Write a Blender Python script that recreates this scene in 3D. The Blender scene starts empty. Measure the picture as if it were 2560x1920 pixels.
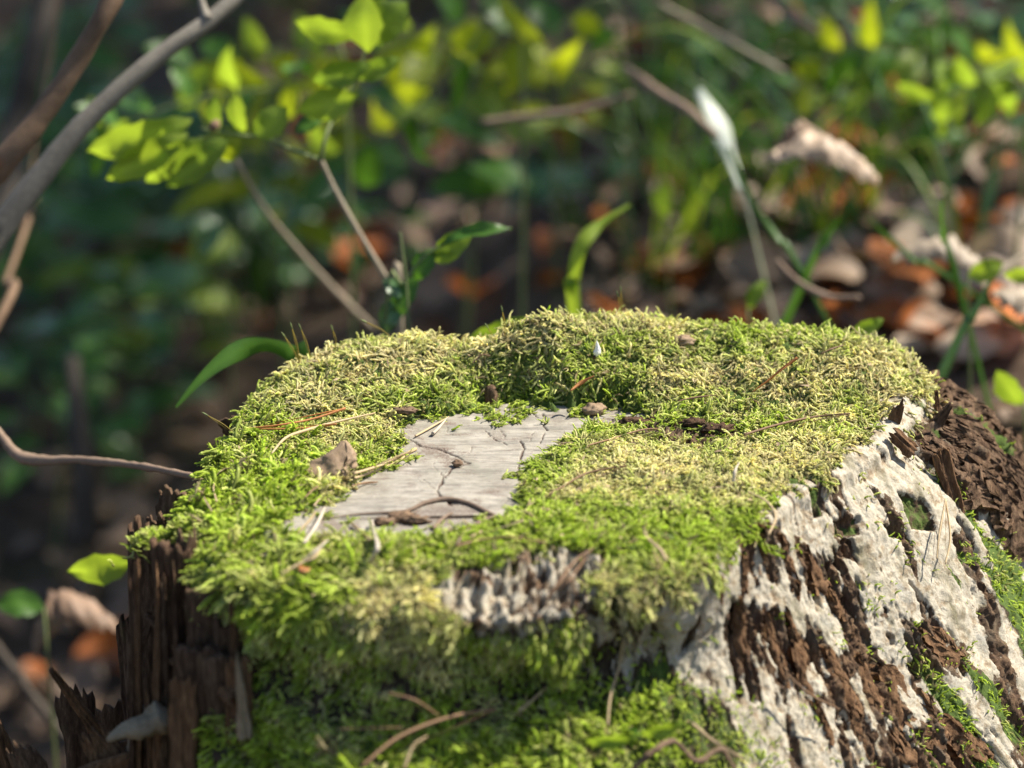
import bpy, math, random
import numpy as np
from mathutils import Vector, Matrix

S = 0.01                       # everything below is laid out in centimetres
rng = np.random.default_rng(7)
random.seed(7)
sc = bpy.context.scene
col = sc.collection

# ------------------------------------------------------------------ camera
PITCH = math.radians(20.0)
DIST = 174.0
CAM = np.array([0.0, -DIST * math.cos(PITCH), DIST * math.sin(PITCH)])
HFOV = math.radians(18.0)
FPX = 1280 / math.tan(HFOV / 2)
cam_data = bpy.data.cameras.new('camera')
cam = bpy.data.objects.new('camera', cam_data)
col.objects.link(cam)
cam.location = CAM * S
cam.rotation_euler = (math.pi / 2 - PITCH, 0, 0)
cam_data.sensor_width = 17.3
cam_data.lens = 17.3 / 2 / math.tan(HFOV / 2)
cam_data.clip_start = 0.05
cam_data.clip_end = 500
cam_data.dof.use_dof = True
cam_data.dof.focus_distance = 1.665
cam_data.dof.aperture_fstop = cam_data.lens / 25.0     # opening 25 mm wide
cam_data.dof.aperture_blades = 0
sc.camera = cam

# ------------------------------------------------------------------ light
SUN = Vector((0.58, 0.21, 0.80)).normalized()
world = bpy.data.worlds.new('World')
sc.world = world
world.use_nodes = True
wn = world.node_tree
for n in list(wn.nodes): wn.nodes.remove(n)
sky = wn.nodes.new('ShaderNodeTexSky'); sky.sky_type = 'NISHITA'; sky.sun_disc = False
sky.sun_elevation = math.asin(SUN.z)
sky.sun_rotation = math.atan2(SUN.x, SUN.y)
bg = wn.nodes.new('ShaderNodeBackground'); bg.inputs[1].default_value = 0.08
wo = wn.nodes.new('ShaderNodeOutputWorld')
wn.links.new(sky.outputs[0], bg.inputs[0]); wn.links.new(bg.outputs[0], wo.inputs[0])
ld = bpy.data.lights.new('sun', 'SUN'); ld.energy = 5.0; ld.angle = math.radians(0.5); ld.color = (1.0, 0.93, 0.80)
lo = bpy.data.objects.new('sun', ld); col.objects.link(lo)
lo.rotation_euler = SUN.to_track_quat('Z', 'Y').to_euler()
lo.location = (0, 0, 6)
sc.view_settings.view_transform = 'Standard'
sc.view_settings.look = 'None'
sc.view_settings.exposure = 1.15
sc.view_settings.gamma = 1
sc.view_settings.use_curve_mapping = False
sc.render.engine = 'CYCLES'
sc.cycles.use_denoising = True
sc.cycles.max_bounces = 8
sc.cycles.transmission_bounces = 4
sc.cycles.sample_clamp_indirect = 4

# ------------------------------------------------------------------ projection helpers (cm, photo pixels 2560 x 1920)
CP, SP = math.cos(PITCH), math.sin(PITCH)
def ray(px, py):
    a = (px - 1280) / FPX; b = -(py - 960) / FPX
    return np.array([a, CP + b * SP, -SP + b * CP])
def atz(px, py, z=0.0):
    d = ray(px, py); t = (z - CAM[2]) / d[2]; return CAM + d * t
def aty(px, py, y=0.0):
    d = ray(px, py); t = (y - CAM[1]) / d[1]; return CAM + d * t
def proj(P):
    Q = P - CAM
    depth = Q[..., 1] * CP - Q[..., 2] * SP
    up = Q[..., 1] * SP + Q[..., 2] * CP
    return 1280 + FPX * Q[..., 0] / depth, 960 - FPX * up / depth

# ------------------------------------------------------------------ noise
_perm = rng.permutation(256); _perm = np.concatenate([_perm, _perm, _perm])
_g = rng.normal(size=(256, 3)); _g /= np.linalg.norm(_g, axis=1)[:, None]
def noise(x, y, z=0.0):
    x, y, z = np.broadcast_arrays(np.asarray(x, float), np.asarray(y, float), np.asarray(z, float))
    xi, yi, zi = np.floor(x).astype(int), np.floor(y).astype(int), np.floor(z).astype(int)
    xf, yf, zf = x - xi, y - yi, z - zi
    u, v, w = (t * t * t * (t * (t * 6 - 15) + 10) for t in (xf, yf, zf))
    out = 0
    for dx in (0, 1):
        for dy in (0, 1):
            for dz in (0, 1):
                h = _perm[_perm[_perm[(xi + dx) & 255] + ((yi + dy) & 255)] + ((zi + dz) & 255)]
                g = _g[h]
                n = g[..., 0] * (xf - dx) + g[..., 1] * (yf - dy) + g[..., 2] * (zf - dz)
                out = out + n * (u if dx else 1 - u) * (v if dy else 1 - v) * (w if dz else 1 - w)
    return out * 1.5
def fbm(x, y, z=0.0, o=4, gain=0.5):
    s = 0; a = 1.0; f = 1.0; t = 0
    for i in range(o):
        s = s + a * noise(np.asarray(x) * f + 17 * i, np.asarray(y) * f + 5 * i, np.asarray(z) * f + 31 * i)
        t += a; a *= gain; f *= 2.03
    return s / t * 1.6
def sstep(a, b, x):
    t = np.clip((x - a) / (b - a), 0, 1); return t * t * (3 - 2 * t)
def poly_sd(px, py, poly):
    """signed distance in pixels, positive inside"""
    P = np.array(poly, float); n = len(P)
    d = np.full(px.shape, 1e9); inside = np.zeros(px.shape, bool)
    for i in range(n):
        a = P[i]; b = P[(i + 1) % n]; e = b - a
        t = np.clip(((px - a[0]) * e[0] + (py - a[1]) * e[1]) / (e @ e), 0, 1)
        d = np.minimum(d, np.hypot(px - a[0] - t * e[0], py - a[1] - t * e[1]))
        c = ((a[1] <= py) != (b[1] <= py))
        with np.errstate(divide='ignore', invalid='ignore'):
            xx = a[0] + (py - a[1]) / (b[1] - a[1] + 1e-12) * e[0]
        inside ^= c & (px < xx)
    return np.where(inside, d, -d)
def mask(px, py, poly, soft=25, wob=0.0):
    return sstep(-soft, soft, poly_sd(px, py, poly) + wob)

# ------------------------------------------------------------------ node helpers
def new_mat(name):
    m = bpy.data.materials.new(name); m.use_nodes = True
    nt = m.node_tree
    for n in list(nt.nodes): nt.nodes.remove(n)
    return m, nt
class NB:
    def __init__(s, nt): s.nt = nt
    def n(s, t, **k):
        nd = s.nt.nodes.new(t)
        for a, b in k.items(): setattr(nd, a, b)
        return nd
    def l(s, a, b): s.nt.links.new(a, b)
    def setin(s, sock, v):
        if hasattr(v, 'is_output'): s.l(v, sock)
        elif isinstance(v, (tuple, list)) and len(v) == 3 and sock.type == 'RGBA': sock.default_value = (*v, 1)
        else: sock.default_value = v
    def mix(s, f, a, b, mode='MIX'):
        nd = s.n('ShaderNodeMix'); nd.data_type = 'RGBA'; nd.blend_type = mode
        s.setin(nd.inputs[0], f); s.setin(nd.inputs[6], a); s.setin(nd.inputs[7], b)
        return nd.outputs[2]
    def math(s, op, a, b=0.0, c=None, clamp=False):
        nd = s.n('ShaderNodeMath'); nd.operation = op; nd.use_clamp = clamp
        s.setin(nd.inputs[0], a); s.setin(nd.inputs[1], b)
        if c is not None: s.setin(nd.inputs[2], c)
        return nd.outputs[0]
    def noise(s, scale, detail=4, rough=.6, vec=None, dist=0.0):
        nd = s.n('ShaderNodeTexNoise'); nd.inputs['Scale'].default_value = scale
        nd.inputs['Detail'].default_value = detail; nd.inputs['Roughness'].default_value = rough
        nd.inputs['Distortion'].default_value = dist
        if vec is not None: s.l(vec, nd.inputs['Vector'])
        return nd.outputs[0]
    def pos(s, sx=1, sy=1, sz=1, rot=(0, 0, 0), space='Object'):
        tc = s.n('ShaderNodeTexCoord'); mp = s.n('ShaderNodeMapping')
        mp.inputs['Scale'].default_value = (sx, sy, sz); mp.inputs['Rotation'].default_value = rot
        s.l(tc.outputs[space], mp.inputs[0]); return mp.outputs[0]
    def attr(s, name, kind='GEOMETRY', out=2):
        nd = s.n('ShaderNodeAttribute'); nd.attribute_name = name; nd.attribute_type = kind
        return nd.outputs[out]
    def ramp(s, fac, pts):
        nd = s.n('ShaderNodeValToRGB'); s.l(fac, nd.inputs[0]); e = nd.color_ramp.elements
        while len(e) < len(pts): e.new(.5)
        for q, (p, c) in zip(e, pts):
            q.position = p; q.color = (*c, 1) if len(c) == 3 else c
        return nd.outputs[0]
    def bsdf(s, colr, rough=.8, bump=None, bstr=.5, bdist=.001, spec=.3):
        p = s.n('ShaderNodeBsdfPrincipled'); s.setin(p.inputs['Base Color'], colr); s.setin(p.inputs['Roughness'], rough)
        p.inputs['Specular IOR Level'].default_value = spec
        if bump is not None:
            b = s.n('ShaderNodeBump'); b.inputs['Strength'].default_value = bstr; b.inputs['Distance'].default_value = bdist
            s.l(bump, b.inputs['Height']); s.l(b.outputs[0], p.inputs['Normal'])
        return p.outputs[0]
    def out(s, sh):
        o = s.n('ShaderNodeOutputMaterial'); s.l(sh, o.inputs[0])
    def translucent(s, sh, colr, f):
        t = s.n('ShaderNodeBsdfTranslucent'); s.setin(t.inputs[0], colr)
        m = s.n('ShaderNodeMixShader'); m.inputs[0].default_value = f
        s.l(sh, m.inputs[1]); s.l(t.outputs[0], m.inputs[2]); return m.outputs[0]

def simple_mat(name, c1, c2, scale=300, rough=.8, transl=0.0, tcol=None, stretch=(1, 1, 1), spec=.3, bdist=.0006):
    m, nt = new_mat(name); b = NB(nt)
    v = b.pos(*stretch)
    n1 = b.noise(scale, 5, .65, v); n2 = b.noise(scale * .15, 3, .6, v)
    oi = b.n('ShaderNodeObjectInfo').outputs['Random']
    f = b.math('ADD', b.math('MULTIPLY', n1, .8), b.math('MULTIPLY', n2, .9))
    f = b.math('SUBTRACT', f, .38, clamp=True)
    c = b.mix(f, c1, c2)
    c = b.mix(1.0, c, b.ramp(oi, [(0, (.78, .78, .78)), (1, (1.15, 1.12, 1.1))]), 'MULTIPLY')
    sh = b.bsdf(c, rough, n1, .6, bdist, spec)
    if transl:
        tc = b.mix(1.0, c, tcol or (1, 1, 1), 'MULTIPLY')
        sh = b.translucent(sh, tc, transl)
    b.out(sh); return m

# ------------------------------------------------------------------ object helpers
def tag(o, label=None, cat=None, group=None, kind=None):
    if label: o['label'] = label
    if cat: o['category'] = cat
    if group: o['group'] = group
    if kind: o['kind'] = kind
    return o
def mesh_from(name, V, F, smooth=True, attrs=None):
    me = bpy.data.meshes.new(name)
    V = np.asarray(V, np.float32) * S
    F = np.asarray(F)
    me.vertices.add(len(V)); me.vertices.foreach_set('co', V.ravel())
    k = F.shape[1]
    me.loops.add(F.size); me.loops.foreach_set('vertex_index', F.ravel().astype(np.int32))
    me.polygons.add(len(F)); me.polygons.foreach_set('loop_start', (np.arange(len(F)) * k).astype(np.int32))
    me.polygons.foreach_set('loop_total', np.full(len(F), k, np.int32))
    if smooth: me.polygons.foreach_set('use_smooth', np.ones(len(F), bool))
    me.update(calc_edges=True)
    for k2, a in (attrs or {}).items():
        a = np.asarray(a, np.float32)
        at = me.attributes.new(k2, 'FLOAT' if a.ndim == 1 else 'FLOAT_VECTOR', 'POINT')
        at.data.foreach_set('value' if a.ndim == 1 else 'vector', a.ravel())
    return me
def obj(name, V, F, mat, parent=None, origin=None, smooth=True, attrs=None):
    V = np.asarray(V, float)
    if parent is not None: base = np.array(parent['_o'])
    else: base = np.array(origin if origin is not None else V.mean(0))
    me = mesh_from(name, V - base, F, smooth, attrs)
    o = bpy.data.objects.new(name, me); me.materials.append(mat); col.objects.link(o)
    if parent is not None: o.parent = parent
    else: o.location = base * S
    o['_o'] = [float(t) for t in base]
    return o
def thing(name, origin, label, cat, group=None, kind=None):
    o = bpy.data.objects.new(name, None); col.objects.link(o)
    o.empty_display_size = .02
    o.location = np.array(origin) * S; o['_o'] = [float(t) for t in origin]
    return tag(o, label, cat, group, kind)
def grid_faces(nr, nc, wrap=False):
    r = np.arange(nr - 1)[:, None]; c = np.arange(nc if wrap else nc - 1)[None]
    a = r * nc + c; b = r * nc + (c + 1) % nc
    return np.stack([a, b, b + nc, a + nc], -1).reshape(-1, 4)
def catmull(pts, n):
    P = np.array(pts, float); P = np.vstack([2 * P[0] - P[1], P, 2 * P[-1] - P[-2]])
    out = []; m = len(P) - 3
    for t in np.linspace(0, m - 1e-6, n):
        i = int(t); u = t - i; p0, p1, p2, p3 = P[i:i + 4]
        out.append(.5 * ((2 * p1) + (-p0 + p2) * u + (2 * p0 - 5 * p1 + 4 * p2 - p3) * u * u + (-p0 + 3 * p1 - 3 * p2 + p3) * u ** 3))
    return np.array(out)
def tube(pts, radii, n=24, seg=8, bump=0.0, bf=1.0, flat=1.0):
    """a rounded tube along a smooth path; radii interpolated, closed at both ends"""
    C = catmull(pts, n) if len(pts) > 2 else np.linspace(pts[0], pts[1], n)
    R = np.interp(np.linspace(0, 1, n), np.linspace(0, 1, len(radii)), radii)
    T = np.gradient(C, axis=0); T /= np.linalg.norm(T, axis=1)[:, None] + 1e-9
    up = np.array([0, 0, 1.0]);
    if abs(T[0] @ up) > .9: up = np.array([1.0, 0, 0])
    V = []
    for i in range(n):
        s = np.cross(T[i], up); s /= np.linalg.norm(s) + 1e-9; u = np.cross(s, T[i]); up = u
        for k in range(seg):
            a = 2 * math.pi * k / seg
            V.append(C[i] + R[i] * (math.cos(a) * s + math.sin(a) * u * flat))
    V = np.array(V)
    if bump:
        d = fbm(V[:, 0] * bf, V[:, 1] * bf, V[:, 2] * bf, 3)
        cc = np.repeat(C, seg, 0); V = V + (V - cc) * (d * bump)[:, None]
    F = grid_faces(n, seg, True)
    V = np.vstack([V, C[:1], C[-1:]]); m = n * seg
    caps = [[m, (k + 1) % seg, k, k] for k in range(seg)] + [[m + 1, (n - 1) * seg + k, (n - 1) * seg + (k + 1) % seg] * 1 + [(n - 1) * seg + (k + 1) % seg] for k in range(seg)]
    F4 = F.tolist()
    # caps as degenerate-free: pair neighbouring triangles into quads
    cap = []
    for k in range(0, seg, 2):
        cap.append([m, (k + 2) % seg, k + 1, k]); e = (n - 1) * seg
        cap.append([m + 1, e + k, e + k + 1, e + (k + 2) % seg])
    return V, np.array(F4 + cap)
def join(parts):
    V = []; F = []; o = 0
    for v, f in parts:
        V.append(v); F.append(np.asarray(f) + o); o += len(v)
    return np.vstack(V), np.vstack(F)

# ================================================================== MATERIALS
MAT = {}
def moss_material():
    m, nt = new_mat('moss'); b = NB(nt)
    tint = b.attr('tint', 'INSTANCER'); val = b.attr('val', 'INSTANCER')
    tip = b.attr('tip', 'GEOMETRY')
    green = b.mix(tip, (.13, .19, .018), (.50, .62, .075))
    straw = b.mix(tip, (.34, .27, .12), (.84, .79, .47))
    brown = (.16, .10, .05)
    c = b.mix(b.math('MINIMUM', tint, 1.0), green, straw)
    c = b.mix(b.math('SUBTRACT', tint, 1.0, clamp=True), c, brown)
    c = b.mix(1.0, c, b.ramp(val, [(0, (.6, .6, .6)), (1, (1.35, 1.35, 1.3))]), 'MULTIPLY')
    sh = b.bsdf(c, .55, spec=.25)
    sh = b.translucent(sh, b.mix(1.0, c, (1.3, 1.3, .95), 'MULTIPLY'), .42)
    b.out(sh); return m
MAT['moss'] = moss_material()

def stump_material():
    m, nt = new_mat('stump_wood'); b = NB(nt)
    white = b.attr('white'); brown = b.attr('brown'); green = b.attr('green'); hollow = b.attr('hollow')
    v = b.pos()
    n1 = b.noise(900, 6, .7, v); n2 = b.noise(160, 5, .65, v); n3 = b.noise(45, 4, .6, v)
    soil = b.mix(n2, (.020, .014, .009), (.085, .058, .036))
    wh = b.ramp(n2, [(.28, (.17, .11, .065)), (.40, (.30, .24, .165)), (.50, (.44, .395, .315)), (.60, (.38, .345, .275)), (.75, (.27, .21, .14))])
    gst = b.noise(70, 5, .65, b.pos(1, 1, .35))
    wh = b.mix(b.math('MULTIPLY', b.math('SUBTRACT', gst, .50, clamp=True), 5, clamp=True), wh, b.mix(n1, (.10, .095, .055), (.22, .19, .12)))
    wh = b.mix(b.math('MULTIPLY', b.math('SUBTRACT', n3, .58, clamp=True), 4, clamp=True), wh, (.27, .27, .25))
    spots = b.math('GREATER_THAN', n1, .69)
    wh = b.mix(b.math('MULTIPLY', spots, .6), wh, (.09, .085, .075))
    wh = b.mix(b.math('MULTIPLY', b.math('SUBTRACT', b.noise(300, 5, .7, b.pos(1, 1, .4)), .52, clamp=True), 4.5, clamp=True), wh, (.21, .19, .145))
    vb = b.pos(1, 1, .22)
    nb = b.noise(420, 5, .7, vb)
    br = b.ramp(nb, [(.28, (.025, .014, .009)), (.45, (.075, .043, .026)), (.58, (.15, .092, .052)), (.74, (.24, .165, .10))])
    nv = b.noise(230, 6, .7, b.pos(1, 1, .30))
    e = b.math('ADD', white, b.math('MULTIPLY', b.math('SUBTRACT', n2, .5), .7))
    e = b.math('ADD', e, b.math('MULTIPLY', b.math('SUBTRACT', nv, .5), 2.3))
    e = b.math('MULTIPLY', b.math('SUBTRACT', e, .47), 6.0, clamp=True)
    br = b.mix(b.math('MULTIPLY', b.math('SUBTRACT', n3, .5, clamp=True), 4, clamp=True), br, b.mix(n1, (.05, .045, .035), (.20, .165, .12)))
    c = b.mix(brown, soil, br)
    c = b.mix(e, c, wh)
    g = b.math('ADD', green, b.math('MULTIPLY', b.math('SUBTRACT', n2, .5), 1.2))
    g = b.math('MULTIPLY', b.math('SUBTRACT', g, .5), 4.0, clamp=True)
    c = b.mix(g, c, b.mix(n1, (.03, .05, .010), (.10, .15, .03)))
    sh = b.bsdf(c, .85, b.math('ADD', n1, b.math('MULTIPLY', n2, 1.5)), .7, .0012, .2)
    b.out(sh); return m
MAT['stump'] = stump_material()

def cut_material():
    m, nt = new_mat('sawn_wood'); b = NB(nt)
    crack = b.attr('crack'); dirt = b.attr('dirt')
    v = b.pos(1, 1, 1); vs = b.pos(.07, 1, 1, (0, 0, math.radians(-12)))
    saw = b.noise(700, 5, .75, vs, .6); saw2 = b.noise(150, 4, .7, vs, 1.2); n = b.noise(90, 5, .65, v); n4 = b.noise(1200, 4, .7, v)
    c = b.ramp(n, [(.3, (.20, .172, .14)), (.5, (.285, .262, .22)), (.7, (.36, .33, .285))])
    c = b.mix(b.math('MULTIPLY', b.math('SUBTRACT', saw, .50, clamp=True), 4.0, clamp=True), c, (.10, .088, .078))
    c = b.mix(b.math('MULTIPLY', b.math('SUBTRACT', saw2, .50, clamp=True), 4.5, clamp=True), c, (.13, .12, .105))
    big = b.noise(28, 5, .7, v)
    c = b.mix(b.math('MULTIPLY', b.math('SUBTRACT', big, .50, clamp=True), 2.5, clamp=True), c, (.17, .165, .13))
    st = b.noise(55, 6, .75, b.pos(.5, 1.6, 1, (0, 0, math.radians(-12))), 1.5)
    c = b.mix(b.math('MULTIPLY', b.math('SUBTRACT', st, .53, clamp=True), 5, clamp=True), c, (.115, .10, .085))
    # pinkish brown soil dust
    d = b.math('ADD', dirt, b.math('MULTIPLY', b.math('SUBTRACT', n4, .5), 1.6))
    d = b.math('MULTIPLY', b.math('SUBTRACT', d, .48), 3.0, clamp=True)
    c = b.mix(b.math('MULTIPLY', d, .8), c, (.12, .080, .062))
    c = b.mix(crack, c, (.045, .022, .015))
    b.out(b.bsdf(c, .75, b.math('ADD', saw, b.math('MULTIPLY', n4, .5)), .5, .0006, .25)); return m
MAT['cut'] = cut_material()
def bark_mat(name, cols, green=.3):
    m, nt = new_mat(name); b = NB(nt)
    v = b.pos(1, 1, .2); n = b.noise(500, 6, .7, v); n2 = b.noise(120, 4, .6, b.pos()); n3 = b.noise(900, 4, .7, b.pos())
    c = b.ramp(n, [(.25, cols[0]), (.5, cols[1]), (.72, cols[2])])
    g = b.math('MULTIPLY', b.math('SUBTRACT', n2, .62 - green * .2), 5 * green, clamp=True)
    c = b.mix(g, c, (.08, .10, .025))
    b.out(b.bsdf(c, .88, b.math('ADD', n, n3), .8, .0012, .2)); return m
MAT['bark'] = bark_mat('bark', [(.025, .014, .009), (.10, .060, .036), (.22, .145, .090)], .15)
MAT['bark_dark'] = bark_mat('dark_bark', [(.018, .011, .007), (.075, .042, .025), (.18, .11, .065)], .3)
MAT['chip'] = bark_mat('bark_chip', [(.03, .016, .009), (.13, .07, .035), (.27, .16, .085)], .05)
MAT['needle_orange'] = simple_mat('orange_needle', (.32, .12, .035), (.48, .22, .08), 900, .5, .15)
MAT['needle_tan'] = simple_mat('tan_needle', (.38, .27, .14), (.58, .46, .29), 900, .5, .15)
MAT['needle_white'] = simple_mat('bleached_sliver', (.34, .28, .21), (.62, .56, .47), 900, .5, .1)
MAT['needle_brown'] = simple_mat('brown_needle', (.12, .065, .035), (.26, .16, .09), 900, .6)
MAT['seta'] = simple_mat('moss_stalk', (.32, .20, .03), (.5, .42, .10), 900, .5, .3)
MAT['dry_leaf'] = simple_mat('dry_leaf', (.16, .10, .06), (.40, .30, .20), 500, .8, .1)
MAT['birch'] = simple_mat('birch_bark', (.13, .09, .05), (.36, .29, .19), 300, .7, 0, None, (1, 1, 4))
MAT['feather'] = simple_mat('white_seed', (.75, .75, .74), (.86, .86, .86), 500, .5, .2)
MAT['grey_stem'] = simple_mat('grey_stem', (.12, .105, .085), (.30, .27, .22), 300, .75)
MAT['brown_stem'] = simple_mat('brown_stem', (.07, .043, .026), (.24, .155, .095), 130, .8)
MAT['dark_stem'] = simple_mat('dark_stem', (.03, .024, .018), (.085, .07, .055), 130, .85)
MAT['pale_stem'] = simple_mat('pale_stem', (.20, .16, .11), (.34, .29, .21), 300, .7)
MAT['twig'] = simple_mat('twig', (.12, .08, .055), (.26, .19, .14), 300, .8)
MAT['green_stem'] = simple_mat('green_stem', (.12, .17, .05), (.26, .30, .13), 300, .5, .2)
def leaf_mat(name, c1, c2, tr=.5, rough=.45, edge=None):
    m, nt = new_mat(name); b = NB(nt)
    n = b.noise(90, 4, .6, b.pos()); oi = b.n('ShaderNodeObjectInfo').outputs['Random']
    c = b.mix(n, c1, c2)
    rib = b.attr('rib')
    c = b.mix(b.math('MULTIPLY', rib, .35), c, tuple(min(1, q * 1.8) for q in c2))
    if edge:
        e = b.math('MULTIPLY', b.math('SUBTRACT', b.noise(60, 3, .6, b.pos()), .56), 6, clamp=True)
        c = b.mix(e, c, edge)
    c = b.mix(1.0, c, b.ramp(oi, [(0, (.75, .8, .8)), (1, (1.2, 1.15, 1.1))]), 'MULTIPLY')
    sh = b.bsdf(c, rough, n, .3, .001, .4)
    sh = b.translucent(sh, b.mix(1.0, c, (1.5, 1.45, .8), 'MULTIPLY'), tr)
    b.out(sh); return m
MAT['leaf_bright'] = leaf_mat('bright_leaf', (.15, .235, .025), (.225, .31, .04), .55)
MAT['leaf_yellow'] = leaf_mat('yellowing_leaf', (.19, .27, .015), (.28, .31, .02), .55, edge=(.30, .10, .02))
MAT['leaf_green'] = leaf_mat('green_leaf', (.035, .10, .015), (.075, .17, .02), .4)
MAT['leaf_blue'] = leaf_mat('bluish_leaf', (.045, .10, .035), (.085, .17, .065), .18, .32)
MAT['grass_pale'] = leaf_mat('pale_grass', (.45, .50, .36), (.78, .80, .70), .2, .3)
MAT['litter_orange'] = leaf_mat('orange_litter', (.30, .08, .015), (.44, .14, .03), .3, .6)
MAT['litter_tan'] = leaf_mat('tan_litter', (.20, .12, .075), (.32, .215, .145), .2, .6)
MAT['litter_brown'] = leaf_mat('brown_litter', (.12, .077, .052), (.22, .145, .10), .15, .6)
MAT['litter_pale'] = leaf_mat('pale_litter', (.30, .22, .16), (.44, .35, .27), .2, .5)

def ground_material():
    m, nt = new_mat('forest_soil'); b = NB(nt)
    n = b.noise(25, 6, .7, b.pos()); n2 = b.noise(6, 4, .6, b.pos()); n3 = b.noise(180, 4, .7, b.pos())
    c = b.ramp(n, [(.3, (.05, .036, .026)), (.5, (.11, .078, .056)), (.7, (.19, .14, .105))])
    g = b.math('MULTIPLY', b.math('SUBTRACT', n2, .52), 5, clamp=True)
    c = b.mix(b.math('MULTIPLY', g, .6), c, (.018, .035, .010))
    b.out(b.bsdf(c, .95, b.math('ADD', n, n3), 1.0, .01, .1)); return m
MAT['ground'] = ground_material()

# ================================================================== TERRAIN
def terrain(x, y):
    x = np.asarray(x, float); y = np.asarray(y, float)
    z = -46 + 26 * np.tanh((x - 2) / 26) + .10 * np.clip(y, -50, 300) + 5 * np.exp(-((x - 60) / 50) ** 2 - ((y - 120) / 70) ** 2)
    d = np.hypot((x - 1) / 1.15, y + 12)
    z = z * (1 - np.exp(-(d / 34) ** 4)) + (-21) * np.exp(-(d / 34) ** 4)
    z = z + 2.2 * fbm(x / 22, y / 22, 3.1, 4) + .25 * np.clip(np.abs(x) - 300, 0, 1e9) * .15
    return z
def make_ground():
    a = np.linspace(-1, 1, 300)
    g = 260 * a + 5700 * a ** 7
    X, Y = np.meshgrid(g, g + 60, indexing='ij')
    V = np.stack([X, Y, terrain(X, Y)], -1).reshape(-1, 3)
    o = obj('ground', V, grid_faces(300, 300), MAT['ground'], origin=(0, 0, 0))
    F = o.data
    tag(o, kind='structure')
    if F.polygons[0].normal.z < 0: F.flip_normals()
make_ground()
def at_ground(px, py):
    d = ray(px, py); t = 100.0
    while t < 3000:
        p = CAM + d * t
        if p[2] < terrain(p[0], p[1]) and (p[1] > 18 or abs(p[0]) > 34): return p
        t += .8
    return CAM + d * 600

# ================================================================== STUMP BODY
CX, CY = 3.0, -11.0
RIM = [(2335, 950, .3), (2250, 858, 1.5), (2100, 835, 1.8), (1900, 825, 2.0), (1700, 812, 2.1), (1500, 790, 2.4), (1350, 818, 1.9), (1200, 862, 1.2),
       (1000, 848, 1.8), (850, 868, 1.6), (710, 918, 1.1), (645, 970, .4), (590, 1080, -.1), (530, 1170, -.4), (470, 1290, -.8), (500, 1390, -1.0),
       (585, 1465, -1.1), (750, 1500, -1.0), (950, 1525, -1.0), (1150, 1540, -1.1), (1350, 1530, -1.1), (1550, 1480, -.8), (1750, 1430, -.7), (1880, 1330, -.5),
       (1990, 1235, -.2), (2130, 1165, -.1), (2240, 1085, .0), (2310, 1010, .2)]
rp = np.array([atz(*r) for r in RIM])
ang = np.arctan2(rp[:, 1] - CY, rp[:, 0] - CX)
order = np.argsort(ang); ang = ang[order]; rp = rp[order]
rad = np.hypot(rp[:, 0] - CX, rp[:, 1] - CY)
_a = np.concatenate([ang - 2 * math.pi, ang, ang + 2 * math.pi]); _r = np.tile(rad, 3); _z = np.tile(rp[:, 2], 3)
_tt = np.linspace(-math.pi, math.pi, 721)
_rr = np.interp(_tt, _a, _r); _zz = np.interp(_tt, _a, _z)
ker = np.hanning(15); ker /= ker.sum()
_rr = np.convolve(np.concatenate([_rr[-8:-1], _rr, _rr[1:8]]), ker, 'valid'); _zz = np.convolve(np.concatenate([_zz[-8:-1], _zz, _zz[1:8]]), ker, 'valid')
def wrapa(t): return (np.asarray(t) + math.pi) % (2 * math.pi) - math.pi
def RR(t): return np.interp(wrapa(t), _tt, _rr)
def ZR(t): return np.interp(wrapa(t), _tt, _zz)
def angbump(t, c, w): return np.exp(-(wrapa(t - math.radians(c)) / math.radians(w)) ** 2)
ROUND = .9
def flare(t, dz):
    """how far out the wall stands at dz below the rim's round"""
    dz = np.maximum(dz, 0)
    right = angbump(t, 8, 42) + .42 * angbump(t, -42, 28)
    front = angbump(t, -97, 33)
    shoulder = 3.3 * angbump(t, 26, 30) * (1 - np.exp(-dz / 1.8))
    left = angbump(t, 180, 50)
    out = shoulder + right * (.36 * dz + .012 * dz * dz)
    out = out + front * (-3.0 * np.exp(-((dz - 3.6) / 2.2) ** 2) + np.clip(dz - 4.6, 0, None) * .5)
    out = out + left * (.04 * dz) + .12 * dz
    # buttress running down to the lower left
    out = out + angbump(t, -118, 12) * (np.clip(dz - 1.5, 0, 8) * .42)
    return out
def surf(t, dz, off=0.0):
    r = RR(t) + flare(t, dz) + off
    return np.stack([CX + r * np.cos(t), CY + r * np.sin(t), ZR(t) - ROUND - dz], -1)
CUT = [(1035, 1048), (1180, 1032), (1330, 1018), (1470, 1012), (1590, 1030), (1640, 1055), (1560, 1075), (1450, 1085), (1400, 1128), (1350, 1170), (1290, 1225), (1310, 1275),
       (1240, 1320), (1060, 1345), (900, 1350), (800, 1345), (680, 1325), (700, 1300), (810, 1262), (880, 1215), (960, 1160), (1010, 1112), (975, 1088)]
STRIP = [(1540, 1050), (1700, 1045), (1850, 1060), (1840, 1100), (1760, 1125), (1640, 1110), (1550, 1085)]
ROT = [(1080, 1450), (1150, 1405), (1340, 1370), (1500, 1360), (1530, 1400), (1490, 1450), (1485, 1530), (1400, 1560), (1290, 1600), (1200, 1610), (1130, 1560), (1060, 1500)]
WHITE_FRONT = [(1450, 1500), (1560, 1505), (1650, 1550), (1660, 1650), (1570, 1710), (1480, 1700), (1455, 1600)]
RIGHT = [(1960, 1200), (2060, 1180), (2180, 1060), (2240, 980), (2420, 1000), (2700, 1300), (2700, 2200), (1750, 2200), (1820, 1850), (1740, 1700), (1640, 1600), (1620, 1530), (1780, 1430), (1880, 1330)]
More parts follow.
